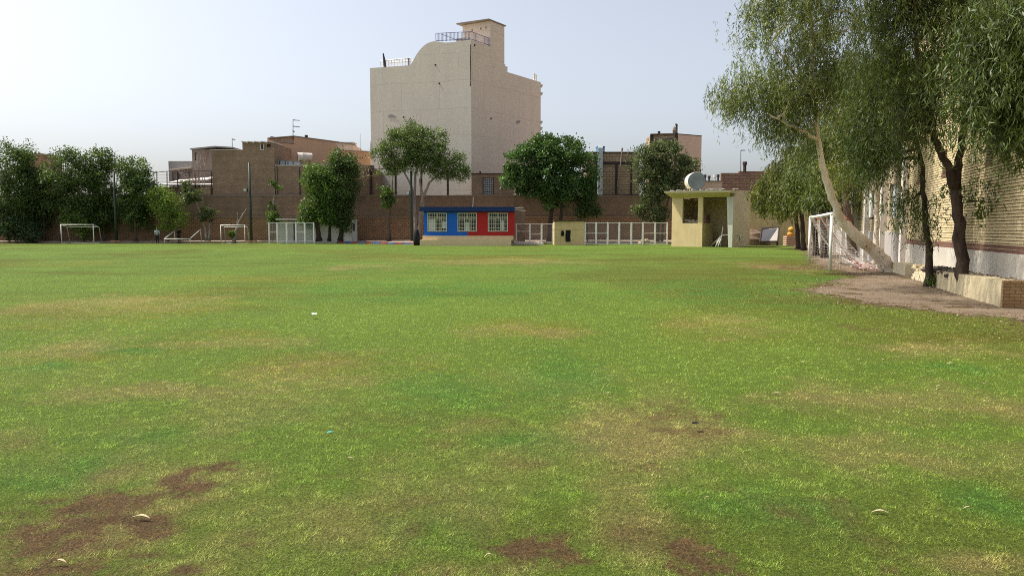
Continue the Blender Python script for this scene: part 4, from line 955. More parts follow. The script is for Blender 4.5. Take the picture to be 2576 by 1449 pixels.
for i in range(14): xx = rg.uniform(x0, x1 - 4); m.blob((xx, 87 + rg.random(), z1 + .3), (.6, .4, .35), i)
m.build("roof_rubble", "concrete_dark", b)
for xz, y_ in ((1568, 640), (1612, 652), (1672, 640), (1708, 638)):
    m = MB(); a = ZP(5, xz, 700, 88); c = ZP(5, xz, y_, 88); m.tube([a - Vector((0, 0, .4)), c], .1, 6); m.tube([c - Vector((0, 0, .3)), c], .17, 6); m.build("roof_vent", "steel_dark" if xz != 1672 else "white_worn", b)

# ------------------------------------------------------------------ blue and red building
YF = 73.3
q = lambda x, y, Y=YF: ZP(4, x, y, Y)
x0, x1 = q(720, 0).x, q(1703, 0).x; zb_, zt_ = q(0, 1293).z, q(0, 1040).z; xs = q(1195, 0).x
b = thing("field_house", "flat roofed building painted half blue and half red with three barred windows", "building", ((x0 + x1) / 2, YF, 0))
WN = [(q(762, 0).x, q(970, 0).x, q(0, 1246).z, q(0, 1050).z), (q(1087, 0).x, q(1295, 0).x, q(0, 1246).z, q(0, 1050).z), (q(1415, 0).x, q(1630, 0).x, q(0, 1246).z, q(0, 1050).z)]
m = MB(); m.holes(x0, xs, zb_, zt_, YF, YF + .25, [WN[0], (WN[1][0], xs, WN[1][2], WN[1][3])]); m.box(x0, x0 + .25, YF + .25, 79, zb_, zt_); m.build("blue_wall", "blue", b)
m = MB(); m.holes(xs, x1, zb_, zt_, YF, YF + .25, [(xs, WN[1][1], WN[1][2], WN[1][3]), WN[2]]); m.box(x1 - .25, x1, YF + .25, 79, zb_, zt_); m.build("red_wall", "red", b)
m = MB(); m.box(x0, x1, 79, 79.2, 0, zt_); m.box(x0 + .25, x1 - .25, YF + .25, 79, zb_ - .1, zb_); m.build("back_wall", "beige", b)
fa, fb = q(683, 988, YF - .45), q(1677, 1030, YF - .45)
m = MB(); m.box(fa.x, fb.x + .25, YF - .45, 79.3, fb.z, fa.z); m.box(fa.x - .02, fb.x + .27, YF - .47, 79.3, fa.z, fa.z + .04); m.box(x0, x1, YF - .05, 79, zt_, fb.z)
m.build("roof_fascia", "navy", b)
m = MB(); m.box(q(708, 0).x, q(1690, 0).x, YF - .25, 79.1, q(0, 1338).z, zb_ - .003); m.build("plinth", "beige", b)
m = MB(); a, c = ZP(4, 675, 0, 72.6), ZP(4, 1668, 0, 72.6); m.box(a.x, c.x, 72.6, 79.1, -.05, q(0, 1338).z - .003); m.build("step", "beige", b)
for i, (wa, wb, wz0, wz1) in enumerate(WN):
    m = MB(); w_ = wb - wa; hh = wz1 - wz0
    for k in (0, 1): m.box(wa if not k else wb - .06, wa + .06 if not k else wb, YF - .04, YF + .12, wz0, wz1)
    for k in (0, 1): m.box(wa + .06, wb - .06, YF - .04, YF + .12, wz0 if not k else wz1 - .06, wz0 + .06 if not k else wz1)
    m.box(wa + .06, wb - .06, YF + .02, YF + .1, wz0 + hh * .69, wz0 + hh * .69 + .07)
    for fx in (.36, .64): m.box(wa + w_ * fx - .035, wa + w_ * fx + .035, YF + .02, YF + .1, wz0 + .06, wz0 + hh * .69)
    m.box(wa + w_ * .5 - .035, wa + w_ * .5 + .035, YF + .02, YF + .1, wz0 + hh * .69 + .07, wz1 - .06)
    for k in range(1, 11): xx = wa + w_ * k / 11; m.box(xx - .012, xx + .012, YF - .09, YF - .066, wz0 - .02, wz1 + .02)
    for k in range(0, 6): zz = wz0 + hh * k / 5; m.box(wa - .02, wb + .02, YF - .064, YF - .045, zz - .014, zz + .014)
    wn = m.build("window", "cream", b)
    m = MB(); m.box(wa + .06, wb - .06, YF + .13, YF + .14, wz0 + .06, wz1 - .06); m.build("pane", "glass", wn)
    m = MB()
    if i == 0: m.box(wa + .08, wa + w_ * .42, YF + .115, YF + .128, wz0 + .08, wz0 + hh * .66); m.build('curtain', 'curtain', wn); m = MB(); m.box(wa + w_ * .75, wb - .1, YF + .115, YF + .128, wz0 + .3, wz0 + hh * .55)
    elif i == 1: m.box(wa + w_ * .38, wa + w_ * .60, YF + .115, YF + .128, wz0 + .08, wz0 + hh * .5)
    else: m.box(wa + w_ * .66, wa + w_ * .8, YF + .115, YF + .128, wz0 + .1, wz0 + hh * .6)
    m.build("curtain", "curtain", wn)
m = MB(); a = q(1256, 990); m.tube([a, a + Vector((.05, 0, 1.0))], .035, 5); m.build("roof_rod", "coping", b)
m = MB(); a = q(1700, 994); m.tube([a, a + Vector((.9, .2, .02))], .03, 5); m.tube([a - Vector((0, 0, .2)), a + Vector((1.1, .1, -.3))], .03, 5); m.build("spout", "coping", b)
bx = thing("entry_step", "low concrete step in front of the white gate right of the red wall", "step", G(1330, 616))
m = MB(); a, c = G(1288, 616), G(1368, 616); m.box(a.x, c.x, a.y, a.y + 2.2, -.02, .14); m.box(a.x + .3, c.x - .4, a.y + .6, a.y + 2.2, .14, .32); m.build("slab", "whitewash", bx)
an = thing("annex", "dark brick annex against the right side of the red wall", "building", (x1 + 1, 80, 0))
m = MB(); m.box(x1 + .02, q(1815, 0, 80).x, 80, 83, 0, q(0, 1000, 80).z); m.build("wall", "brick_wall", an)
bg_ = thing("trash_bag", "tall black rubbish bag against the left end of the blue building", "bag", G(1049, 613))
m = MB(); c = ZP(4, 655, 1320, 74); m.tube([Vector((c.x, 74, -.02)), Vector((c.x, 74, .5)), Vector((c.x - .03, 74, 1.1)), Vector((c.x, 74.05, 1.45)), Vector((c.x + .03, 74, 1.62))], [.3, .36, .33, .2, .1], 9); m.build("sack", "black", bg_, True)
gb = thing("litter_bin", "small green plastic bin between the trunks of the leafy trees", "bin", G(834, 611.5))
c = G(834, 611.8); m = MB(); m.tube([c, c + Vector((0, 0, .62))], [.2, .25], 12); m.build("body", "green_plastic", gb, True)
m = MB(); m.tube([c + Vector((0, 0, .625)), c + Vector((0, 0, .68)), c + Vector((0, 0, .72))], [.27, .27, .2], 12); m.build("lid", "green_plastic", gb)

# ------------------------------------------------------------------ white mesh fences
def panel_fence(label, posts, top, bot, Y, zg, mids, wire=True, pw=.048, doors=()):
    t = thing("mesh_fence", label, "fence", ((posts[0] + posts[-1]) / 2, Y, zg))
    zt_, zb_ = top, bot
    for x in posts: m = MB(); m.box(x - pw, x + pw, Y - .05, Y + .05, zg, zt_ + .03); m.build("post", "white", t)
    for i, (a, c) in enumerate(zip(posts, posts[1:])):
        m = MB()
        for z in (zb_ + .05, zt_ - .05, *[zb_ + (zt_ - zb_) * k for k in mids[i % len(mids)]]): m.box(a + pw + .005, c - pw - .005, Y - .03, Y + .03, z - .028, z + .028)
        m.box(a + pw + .005, a + pw + .045, Y - .028, Y + .028, zb_ + .1, zt_ - .1); m.box(c - pw - .045, c - pw - .005, Y - .028, Y + .028, zb_ + .1, zt_ - .1)
        fr = m.build("panel_frame", "white", t)
        m = MB(); m.quad((a + pw, Y + .035, zb_), (c - pw, Y + .035, zb_), (c - pw, Y + .035, zt_ - .1), (a + pw, Y + .035, zt_ - .1)); m.build("wire_mesh", "wire", fr)
    return t
YM = 82.5
px = lambda x, k, Y: ZP(k, x, 0, Y).x
panel_fence("white framed mesh fence around the small booth left of the leafy trees", [px(x, 2, YM) for x in (853, 943, 1045, 1146, 1242, 1341)], ZP(2, 0, 1152, YM).z, ZP(2, 0, 1362, YM).z + .05, YM, 0, ((.5,), (), (), (.5,), ()))
bt = thing("booth", "pale plastered low building with a flat roof behind the white mesh fence", "building", (px(1300, 2, 85), 85, 0))
m = MB(); a, c = px(1050, 2, 85), px(1752, 2, 85); m.box(a, c, 85, 87.6, 0, ZP(2, 0, 1140, 85).z); m.box(px(945, 2, 85), a - .01, 85.3, 87.6, 0, ZP(2, 0, 1140, 85).z); m.build("wall", "whitewash", bt)
m = MB(); m.box(px(940, 2, 84.6), px(1245, 2, 84.6), 84.2, 87.5, ZP(2, 0, 1124, 84.6).z, ZP(2, 0, 1108, 84.6).z); m.build("roof", "coping", bt)
m = MB(); m.box(px(1120, 2, 84.97), px(1148, 2, 84.97), 84.95, 85, .3, ZP(2, 0, 1150, 85).z); m.build("doorway", "dark", bt)
m = MB(); m.box(px(1755, 2, 84.6), px(1808, 2, 84.6), 84.6, 84.8, .2, ZP(2, 0, 1118, 84.6).z)
dr = m.build("metal_door", "greyplaster", bt)
m = MB()
for i in range(4): xx = px(1764 + i * 6, 2, 84.55); m.box(xx - .02, xx + .02, 84.55, 84.6, ZP(2, 0, 1240, 84.6).z, ZP(2, 0, 1160, 84.6).z)
m.build("grille", "steel_dark", dr)
YN = 78.5
panel_fence("white double mesh gate between the red wall and the yellow box building", [px(x, 4, YN) for x in (1720, 1868, 1996, 2118)], ZP(4, 0, 1162, YN).z, ZP(4, 0, 1375, YN).z + .05, YN, 0, ((.6,), (.45,), ()))
YQ = 76
panel_fence("long white framed mesh fence between the yellow box building and the yellow hut", [px(x, 5, YQ) for x in (292, 414, 540, 664, 795, 920, 1052, 1185)], ZP(5, 0, 1150, YQ).z, ZP(5, 0, 1388, YQ).z + .05, YQ, 0, ((.5,), (.5,), (), (), (), (.5,), (.5,)))
yb = thing("storage_box", "small yellow plastered box building with black clothes hung on its front", "building", (px(2295, 4, 76), 76, 0))
m = MB(); a, c = px(2135, 4, 76), px(2456, 4, 76); zz = ZP(4, 0, 1230, 76).z; zt_ = ZP(4, 0, 1138, 76).z
m.box(a, c, 76, 78.5, -.02, zz - .03); m.box(a, c, 76.0, 78.5, zz, zt_); m.box(a + .03, c - .03, 76.03, 78.4, zz - .03, zz); m.build("wall", "yellow", yb)
m = MB(); rg = random.Random(1); x = a - .05
while x < c: w_ = rg.uniform(.3, .7); m.box(x, min(x + w_, c + .05), 75.9 - rg.random() * .08, 78.5, zt_, zt_ + rg.uniform(.05, .14)); x += w_ + .005
m.build("roof_edge", "steel_dark", yb)
for nm, lab, r_, s_ in (("hung_cloth", "small black cloth hung on the yellow box building", (2200, 1237, 2230, 1287), 5), ("hung_trousers", "long black garment hung on the yellow box building", (2249, 1234, 2301, 1350), 6)):
    a, c = ZP(4, r_[0], r_[1], 75.95), ZP(4, r_[2], r_[3], 75.95)
    t = thing(nm, lab, "clothing", (a.x, 75.95, c.z)); m = MB(); N = 8; hz = a.z - c.z; rg = random.Random(s_)
    ring = []
    for j in range(7):
        z = a.z - hz * j / 6; wob = rg.uniform(-.03, .03); sh_ = .75 if (s_ == 5 and j < 2) else 1
        ring.append([(a.x + (c.x - a.x) * (.5 + (i / N - .5) * sh_) + wob, 75.93 - .04 * math.sin(i * 2.1 + j * .3) , z - (.05 * (i % 3) if j == 6 else 0)) for i in range(N + 1)])
    for j in range(6):
        for i in range(N):
            p0, p1, p2, p3 = ring[j][i], ring[j][i + 1], ring[j + 1][i + 1], ring[j + 1][i]
            m.quad(p0, p1, p2, p3); bk = lambda p: (p[0], p[1] + .03, p[2]); m.quad(bk(p3), bk(p2), bk(p1), bk(p0))
    m.build("cloth", "black", t, True)
rb = thing("rubble_pile", "pale rubble heap at the foot of the long white mesh fence", "rubble", (px(940, 5, 76.7), 76.7, 0)); m = MB(); rg = random.Random(3)
for i in range(26): m.blob((px(rg.uniform(890, 985), 5, 76.8), 76.6 + rg.random() * .5, rg.uniform(.05, .55) * (1 - abs(i - 13) / 26)), rg.uniform(.1, .22), i, 0, .3, 6, 4)
m.build("stones", "rubble", rb)

# ------------------------------------------------------------------ yellow hut (turned about thirty degrees)
ph = R(36); K0 = G(1689, 619.8)
fr = frame((K0.x, K0.y, 0), (math.cos(ph), -math.sin(ph)), (math.sin(ph), math.cos(ph)))
hut = thing("yellow_hut", "open fronted yellow plastered hut with a sagging roof slab and a water tank on top", "hut", (K0.x + 2, K0.y, 0))
W1, W2, WR, HT, DP = 3.0, 3.4, 5.8, 4.5, 4.5
m = MB()
m.holes(0, W1, -.02, HT, 0, .3, [(1.05, 2.55, 2.16, 4.45)], fr)
m.box(0, .3, .301, DP, -.02, HT, 0, fr)                              # left side
m.box(0, WR, DP, DP + .3, -.02, HT, 0, fr)                         # back
m.build("wall", "yellow", hut)
m = MB(); m.box(W1 - .3, W1, .301, 2.7, -.02, 2.16, 0, fr); m.build("half_wall", "yellow", hut)
m = MB(); m.box(4.0, 4.4, DP - .35, DP - .002, 0, HT, 0, fr); m.build("inner_pier", "yellow", hut)
m = MB(); m.hexa([fr(WR - .35, .05, -.02), fr(WR, .05, -.02), fr(WR, .4, -.02), fr(WR - .35, .4, -.02), fr(WR - .6, .05, HT), fr(WR, .05, HT), fr(WR, .4, HT), fr(WR - .6, .4, HT)]); m.build("front_pier", "paleblue", hut)
m = MB(); m.box(WR - .3, WR, .405, DP - .002, -.02, HT + .6, 0, fr); m.build("side_wall", "yellow_pale", hut)
m = MB(); m.hexa([fr(-.45, -.75, 4.96), fr(WR + .05, -.75, 4.86), fr(WR - .02, DP + .3, HT + .02), fr(-.1, DP + .3, HT + .02), fr(-.5, -.8, 5.14), fr(WR + .08, -.8, 5.04), fr(WR + .05, DP + .4, 5.2), fr(-.15, DP + .4, 5.2)])
m.build("roof_slab", "yellow_pale", hut)
m = MB(); m.hexa([fr(0, .02, HT), fr(WR - .35, .02, HT), fr(WR - .35, .3, HT), fr(0, .3, HT), fr(-.4, -.72, 4.95), fr(WR - .02, -.72, 4.86), fr(WR - .35, .3, 4.7), fr(0, .3, 4.7)]); m.build("soffit_beam", "yellow", hut)
m = MB(); rg = random.Random(12)
for i in range(30): x = rg.uniform(0, 6); m.blob(fr(x, rg.uniform(-.6, .6), 5.17), (.22, .15, .07), i, 0, .3, 6, 4)
m.build("roof_rubble", "concrete", hut)
m = MB(); m.box(W1 - .26, W1 - .03, .9, 2.0, 2.17, 2.95, 0, fr); m.build("brick_stack", "brick_red", hut)
jb = thing("junk_heap", "dark heap of junk lying in the window opening of the yellow hut", "junk", fr(2, .2, 2.16)); m = MB(); rg = random.Random(14)
for i in range(22): m.blob(fr(rg.uniform(1.2, 2.4), rg.uniform(.12, .8), 2.2 + rg.random() * .25), (.22, .2, .12), i, 0, .4, 6, 4)
m.build("scraps", "concrete_dark", jb)
m = MB(); m.box(.3, W1 - .3, .3, 2.4, 2.0, 2.155, 0, fr); m.build("inner_floor", "concrete", hut)
tank("big grey round ended water tank lying on the yellow hut's roof", 5, 1460, 712, 69.0, .82, 1.5, (.03, 1, 0), "cream", "tank_grey", gk, .0)
YV = 75.8
x0, x1, z1, z0 = rect(5, 2005, 1015, 2445, 1390, YV)
yw = thing("yellow_wall", "plain yellow plastered wall between the hut and the right hand trees", "wall", ((x0 + x1) / 2, YV, 0))
m = MB(); m.box(x0 - .8, x1 + 2.5, YV, YV + .35, -.02, z1); m.build("wall", "yellow", yw)
m = MB(); m.box(x0 - .8, x1 + 2.5, YV - .05, YV + .4, z1, z1 + .08); m.build("coping", "yellow_pale", yw)
so_ = thing("soil_heap", "dark soil heap against the foot of the yellow wall", "heap", (ZP(5, 2010, 1390, 74.5).x, 74.5, 0)); m = MB(); c = ZP(5, 2005, 1390, 74.9)
m.blob((c.x, 75.1, -.1), (2.5, .8, 1.75), 3, 0, .08, 14, 8); m.build("mound", "soil", so_)
bd = thing("leaning_board", "framed grey board on legs leaning before the yellow wall", "board", ZP(5, 2255, 1390, 74))
q = lambda x, y, Y: ZP(5, x, y, Y)
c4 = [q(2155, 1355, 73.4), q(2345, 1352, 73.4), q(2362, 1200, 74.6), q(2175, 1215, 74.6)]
m = MB(); nn = (c4[1] - c4[0]).cross(c4[3] - c4[0]).normalized() * .06; m.hexa([*[v - nn for v in c4], *c4]); m.build("panel", "board_shaded", bd)
m = MB()
for i in range(4): m.tube([c4[i], c4[(i + 1) % 4]], .07, 6)
for i, j in ((0, 3), (1, 2)): m.tube([c4[i], Vector((c4[i].x, c4[i].y, 0))], .06, 6); m.tube([c4[j], Vector((c4[j].x, c4[j].y + .6, 0))], .06, 6)
m.build("frame", "steel_dark", bd)
m = MB(); c5 = [c4[0].lerp(c4[1], .55), c4[1].lerp(c4[0], .03), c4[2].lerp(c4[3], .03), c4[3].lerp(c4[2], .4)]; m.hexa([*[v - nn * 1.06 for v in c5], *[v - nn * 1.02 for v in c5]]) ; m.hexa([*[v + nn * .02 for v in c5], *[v + nn * .06 for v in c5]]); m.build("painted_sunlit_part", "coping", bd)  # sunlit part beyond a slanting shadow edge, painted as a paler layer
cr_ = thing("slatted_crate", "slatted reddish crate at the foot of the trees beside the yellow wall", "crate", G(1991, 618.5)); c = G(1991, 618.5); hz = .95
m = MB(); m.box(c.x - .48, c.x + .48, c.y, c.y + .9, 0, hz); m.build("body", "crate", cr_)
m = MB()
for i in range(5): z = .04 + i * .19; m.box(c.x - .52, c.x + .52, c.y - .04, c.y, z, z + .06); m.box(c.x - .52, c.x - .48, c.y, c.y + .9, z, z + .06)
m.build("slat", "crate_slat", cr_)
for i, (dx_, dz_, lab) in enumerate(((0.08, .18, "plump yellow sack lying directly on the slatted crate"), (0.05, .62, "small yellow sack balanced on top of the plump sack"))):
    sk = thing("yellow_sack", lab, "sack", (c.x + dx_, c.y + .4, hz + dz_ - .2), "yellow sacks on the slatted crate"); m = MB(); m.blob((c.x + dx_, c.y + .4, hz + dz_), (.38 - .1 * i, .3, .26), 20 + i, 0, .1, 10, 8); m.build("cloth", "sack", sk, True)

# ------------------------------------------------------------------ goals
def box_goal(label, k, pl, pr, top, foot, back, Y, dep, hb, grp):
    """portable goal: front frame face on, lower rear frame dep metres behind"""
    a, c = ZP(k, pl, top, Y), ZP(k, pr, top, Y); H = a.z; r = .055
    t = thing("goal_frame", label, "goal", ((a.x + c.x) / 2, Y, 0), grp)
    for x in (a.x, c.x): m = MB(); m.tube([(x, Y, -.01), (x, Y, H + r)], r, 8); m.build("post", "white_worn", t, True)
    m = MB(); m.tube([(a.x, Y, H), (c.x, Y, H)], r, 8); m.build("crossbar", "white_worn", t, True)
    for x in (a.x, c.x): m = MB(); m.tube([(x, Y, H), (x, Y + dep * .7, hb), (x, Y + dep, 0)], r * .7, 6); m.tube([(x, Y, .04), (x, Y + dep, .04)], r * .7, 6); m.build("side_stay", "white_worn", t, True)
    m = MB(); m.tube([(a.x, Y + dep * .7, hb), (c.x, Y + dep * .7, hb)], r * .75, 6); m.tube([(a.x, Y + dep, .04), (c.x, Y + dep, .04)], r * .7, 6); m.build("rear_bar", "white_worn", t, True)
gg = "small portable goals along the far edge"
box_goal("netless white goal standing leftmost, in front of the dense dark trees", 1, 662, 1013, 1046, 1240, 1070, 83, 1.6, 1.86, gg)
box_goal("netless white goal standing in front of the pruned trunk and brown brick house", 2, 368, 624, 1180, 1365, 1197, 83.5, 1.4, 1.86, gg)
t = thing("tipped_goal", "white goal frame tipped over on its back beside two people", "goal", ZP(1, 1930, 1240, 83.5), gg); q = lambda x, y, Y: ZP(1, x, y, Y)
g0, g1 = q(1785, 1200, 82.6), q(2065, 1200, 82.6); h0, h1 = q(1897, 1112, 84.6), q(2182, 1095, 84.6)
m = MB(); m.tube([g0, g1], .055, 7); m.build("crossbar", "white_worn", t, True)
for a, c in ((g0, h0), (g1, h1)): m = MB(); m.tube([a, c], .055, 7); m.build("post", "white_worn", t, True)
for a in (g0, g1, h0, h1): m = MB(); m.tube([a, Vector((a.x + .03, a.y, 0))], .04, 6); m.build("stay", "white_worn", t, True)
t = thing("goal_frame", "small white training goal frames heaped in front of the yellow hut", "goal", ZP(5, 1800, 1410, 67.5), gg); q = lambda x, y, Y=67.6: ZP(5, x, y, Y)
def bars(L_, nm):
    m = MB()
    for a in L_: m.tube(a, .05, 6)
    m.build(nm, "white_worn", t, True)
gz = lambda x, Y: Vector((q(x, 0, Y).x, Y, 0))
bars([[q(1750, 1288), q(1940, 1272)]], "crossbar"); bars([[q(1750, 1288), gz(1738, 67.4)], [q(1760, 1195, 68.2), gz(1762, 68.2)]], "post"); bars([[q(1936, 1272), gz(1918, 67.4)]], "post")
bars([[q(1745, 1290), gz(1655, 68.6)], [q(1735, 1300), gz(1710, 67.5)], [q(1745, 1290), gz(1725, 68.9)], [q(1940, 1275), gz(1975, 68.6)], [q(1938, 1275), gz(1950, 68.9)], [q(1728, 1325), q(1690, 1370)]], "stay")
# full size goal on the right with a slumped net
gA, gB = G(2088, 681), G(2035, 660.5); H = 2.17; dv = (gB - gA); bk = Vector((dv.y, -dv.x, 0)).normalized()
t = thing("football_goal", "white full size goal with a torn slumped net near the leaning white tree", "goal", (gA + gB) / 2)
up = Vector((0, 0, H)); r = .062
for g_ in (gA, gB): m = MB(); m.tube([g_ - Vector((0, 0, .05)), g_ + up], r, 10); m.build("post", "white", t, True)
m = MB(); m.tube([gA + up - dv.normalized() * .06, gA + up + Vector((0, 0, .02)), gA + up * 1.0 + dv * .03 + Vector((0, 0, .03)), gA.lerp(gB, .5) + up + Vector((0, 0, .0)), gB + up + dv.normalized() * .05], r, 10); m.build("crossbar", "white", t, True)
def netpt(s, v):                        # s along the goal line, v from crossbar down the back to the ground
    sag = .35 * math.sin(math.pi * v) + .12 * math.sin(s * 9) * v
    b_ = 1.9 * (v ** 1.1); z = H * (1 - v) - sag * .8 + .03 * math.sin(s * 31 + v * 9)
    z = max(z, .03 + .05 * abs(math.sin(s * 23)))
    return gA + dv * (s + .015 * math.sin(v * 7 + s * 20)) + bk * (b_ + .1 * math.sin(s * 13)) + Vector((0, 0, z))
m = MB(); m2 = MB()
NS, NV = 56, 24
for i in range(NS + 1):
    s_ = i / NS; (m2 if (i % 9 == 4) else m).tube([netpt(s_, j / NV) for j in range(NV + 1)], .0045, 3, cap=False)
for j in range(1, NV + 1):
    (m2 if j in (1, 2, 12, NV) else m).tube([netpt(i / NS, j / NV) for i in range(0, NS + 1)], .0045, 3, cap=False)
for sd_ in (0, 1):                       # sides, hung from post to the back cord
    for i in range(1, 14):
        a = (gA if sd_ == 0 else gB) + Vector((0, 0, H * (1 - i / 14.0))); e = netpt(sd_, .05 + .95 * i / 14.0)
        (m2 if i in (4, 13) else m).tube([a, a.lerp(e, .5) - Vector((0, 0, .1)), e], .0045, 3, cap=False)
    for i in range(1, 14):
        v = i / 14; top = netpt(sd_, v); (m).tube([top, Vector((top.x, top.y, .03))], .0045, 3, cap=False)
nt_ = m.build("net", "rope_white", t); m2.build("red_cord", "rope_red", nt_)
m = MB(); rg = random.Random(5)
for i in range(90):
    s_ = rg.random(); a = netpt(s_, 1) + Vector((rg.uniform(-.5, .3), rg.uniform(-.3, .3), 0)); a.z = .03
    pts = [a]
    for k in range(5): a = a + Vector((rg.uniform(-.22, .22), rg.uniform(-.25, .25), 0)); a.z = rg.uniform(.025, .16); pts.append(a)
    m.tube(pts, .009, 3, i % 2)
m.build("slack_cord", ["rope_red", "rope_white"], t)
for g_ in (gA, gB): m = MB(); m.tube([g_ + up, g_ + up * .96 + bk * .5, g_ + bk * 1.2 + Vector((0, 0, 1.15)), g_ + bk * 1.9 + Vector((0, 0, .02))], .028, 6); m.build("stanchion", "rope_red", t, True)

# ------------------------------------------------------------------ lamp posts
def lamp(label, px_, pyt, Y, zb_, lampy=None, base=True):
    a = P(px_, 600, Y); t_ = P(px_, pyt, Y); t = thing("lamp_post", label, "lamp post", (a.x, Y, zb_), "dark green field lamp posts")
    m = MB(); m.tube([(a.x, Y, zb_ - .1), (a.x, Y, (zb_ + t_.z) * .45), (a.x, Y, t_.z)], [.17, .14, .11], 10); m.build("pole", "pole_green", t, True)
    m = MB(); m.box(a.x - .5, a.x + .5, Y - .4, Y + .4, zb_ - .02, zb_ + .12); m.build("base_plate", "crate", t)
    lz = P(px_, lampy, Y).z
    m = MB(); m.tube([(a.x, Y - .1, lz - .25), (a.x - .3, Y - .25, lz - .2)], .04, 6); m.hexa([(a.x - .55, Y - .55, lz - .2), (a.x - .12, Y - .55, lz - .2), (a.x - .12, Y - .25, lz - .15), (a.x - .55, Y - .25, lz - .15), (a.x - .55, Y - .65, lz + .18), (a.x - .12, Y - .65, lz + .18), (a.x - .12, Y - .35, lz + .2), (a.x - .55, Y - .35, lz + .2)]); l_ = m.build("floodlight", "steel_dark", t)
    m = MB(); m.quad((a.x - .51, Y - .572, lz - .17), (a.x - .16, Y - .572, lz - .17), (a.x - .16, Y - .66, lz + .15), (a.x - .51, Y - .66, lz + .15)); m.build("lens", "glass_frost", l_)
lamp("dark green lamp post with a floodlight in front of the brown brick house", 632, 410, 83.5, .2, 479)
lamp("dark green lamp post half hidden among the far left trees", 293, 432, 84.5, .2, 470)
lamp("lamp post with a floodlight among the limbs of the umbrella shaped tree", 1036, 430, 82.8, .2, 486)

# ------------------------------------------------------------------ people
def skinmesh(verts, edges, rads, lvl=1):
    me = bpy.data.meshes.new("skin_tmp"); me.from_pydata(verts, edges, []); ob = bpy.data.objects.new("skin_tmp", me); COL.objects.link(ob)
    ob.modifiers.new("s", 'SKIN'); ob.modifiers.new("u", 'SUBSURF').levels = lvl
    for i, r_ in enumerate(rads):
        sv = me.skin_vertices[0].data[i]; sv.radius = r_ if hasattr(r_, '__len__') else (r_, r_); sv.use_root = (i == 0)
    dg = bpy.context.evaluated_depsgraph_get(); res = bpy.data.meshes.new_from_object(ob.evaluated_get(dg))
    bpy.data.objects.remove(ob); return res
def person(label, loc, rot, shirt, trous, stride, arms, cap):
    t = thing("person", label, "person", loc); t.rotation_euler = (0, 0, rot)
    def add(name, V, E, Rd, mat, lvl=1):
        me = skinmesh(V, E, Rd, lvl); me.materials.clear(); me.materials.append(M[mat]); me.polygons.foreach_set("use_smooth", [True] * len(me.polygons))
        o = bpy.data.objects.new(name, me); COL.objects.link(o); o.parent = t; return o
    V = [(0, 0, .95), (0, .01, 1.12), (0, 0, 1.32), (0, .005, 1.45), (0, .0, 1.53), (0, -.015, 1.60), (0, -.01, 1.69), (0, .0, 1.74), (0, -.10, 1.60)]
    Rd = [(.15, .11), (.13, .095), (.165, .11), .062, .058, (.074, .09), (.08, .095), .045, .018]
    E = [(0, 1), (1, 2), (2, 3), (3, 4), (4, 5), (5, 6), (6, 7), (5, 8)]
    def ch(par, pts, rs):
        for p_, r_ in zip(pts, rs): V.append(p_); Rd.append(r_); E.append((par, len(V) - 1)); par = len(V) - 1
        return par
    sh_, el, wr = [], [], []
    for sg, (sa, fo) in zip((-1, 1), arms):
        S = Vector((sg * .19, 0, 1.41)); El = S + Vector((sg * .06, sa, -.29)); Wr = El + Vector((-sg * .02, fo, -.24 if abs(fo) < .2 else -.1))
        hp = Wr + (Wr - El).normalized() * .09
        w_ = ch(2, [tuple(S), tuple(El), tuple(Wr), tuple(hp)], [.062, .045, .03, (.016, .036)]); sh_.append(S); el.append(El); wr.append(Wr)
        d = (hp - Wr).normalized()
        for k in range(4):
            b_ = hp + Vector((0, (k - 1.5) * .019, 0)) + d * .02; ln = (.062, .075, .07, .055)[k]
            ch(w_, [tuple(b_), tuple(b_ + d * ln * .55 - Vector((sg * .008, 0, 0))), tuple(b_ + d * ln - Vector((sg * .025, 0, 0)))], [.0095, .009, .008])
        th = Wr + d * .04 + Vector((-sg * .0, -.035, 0)); ch(w_ - 1, [tuple(th), tuple(th + d * .045 - Vector((0, .014, 0)))], [.011, .009])
    legs = []
    for sg, st in zip((-1, 1), stride):
        Hh = (sg * .095, 0, .88); Kn = (sg * .105, -.03 + st * .5, .49); An = (sg * .105, st, .09); To = (sg * .12, st - .16, .04)
        ch(0, [Hh, Kn, An, To], [.088, .06, .042, .035]); legs.append((Hh, Kn, An, To))
    add("body", V, E, Rd, 'skin')
    SV = [(0, .005, .93), (0, .01, 1.12), (0, 0, 1.32), (0, .003, 1.445)]; SE = [(0, 1), (1, 2), (2, 3)]; SR = [(.175, .135), (.16, .125), (.19, .135), .085]
    for i in (0, 1):
        SV += [tuple(sh_[i]), tuple(sh_[i].lerp(el[i], .55)), tuple(sh_[i].lerp(el[i], .95))]; k = len(SV); SE += [(2, k - 3), (k - 3, k - 2), (k - 2, k - 1)]; SR += [.085, .07, .066]
    add("shirt", SV, SE, SR, shirt)
    TV = [(0, 0, .93)]; TE = []; TR = [(.17, .13)]
    for Hh, Kn, An, To in legs:
        TV += [Hh, Kn, (An[0], An[1], .12)]; k = len(TV); TE += [(0, k - 3), (k - 3, k - 2), (k - 2, k - 1)]; TR += [.108, .082, .068]
    add("trousers", TV, TE, TR, trous)
    for Hh, Kn, An, To in legs: add("shoe", [(An[0], An[1] + .03, .045), (An[0], An[1] - .06, .05), (To[0], To[1] - .03, .035)], [(0, 1), (1, 2)], [.05, .05, .042], 'shoe')
    add("hair", [(0, .015, 1.645), (0, .02, 1.70), (0, .005, 1.755)], [(0, 1), (1, 2)], [(.082, .092), (.088, .1), .05], 'hair')
    add("cap_brim" if cap else "fringe", [(0, -.06, 1.72), (0, -.14 if cap else -.1, 1.70)], [(0, 1)], [(.06, .02), (.05, .012)], 'hair')
    return t
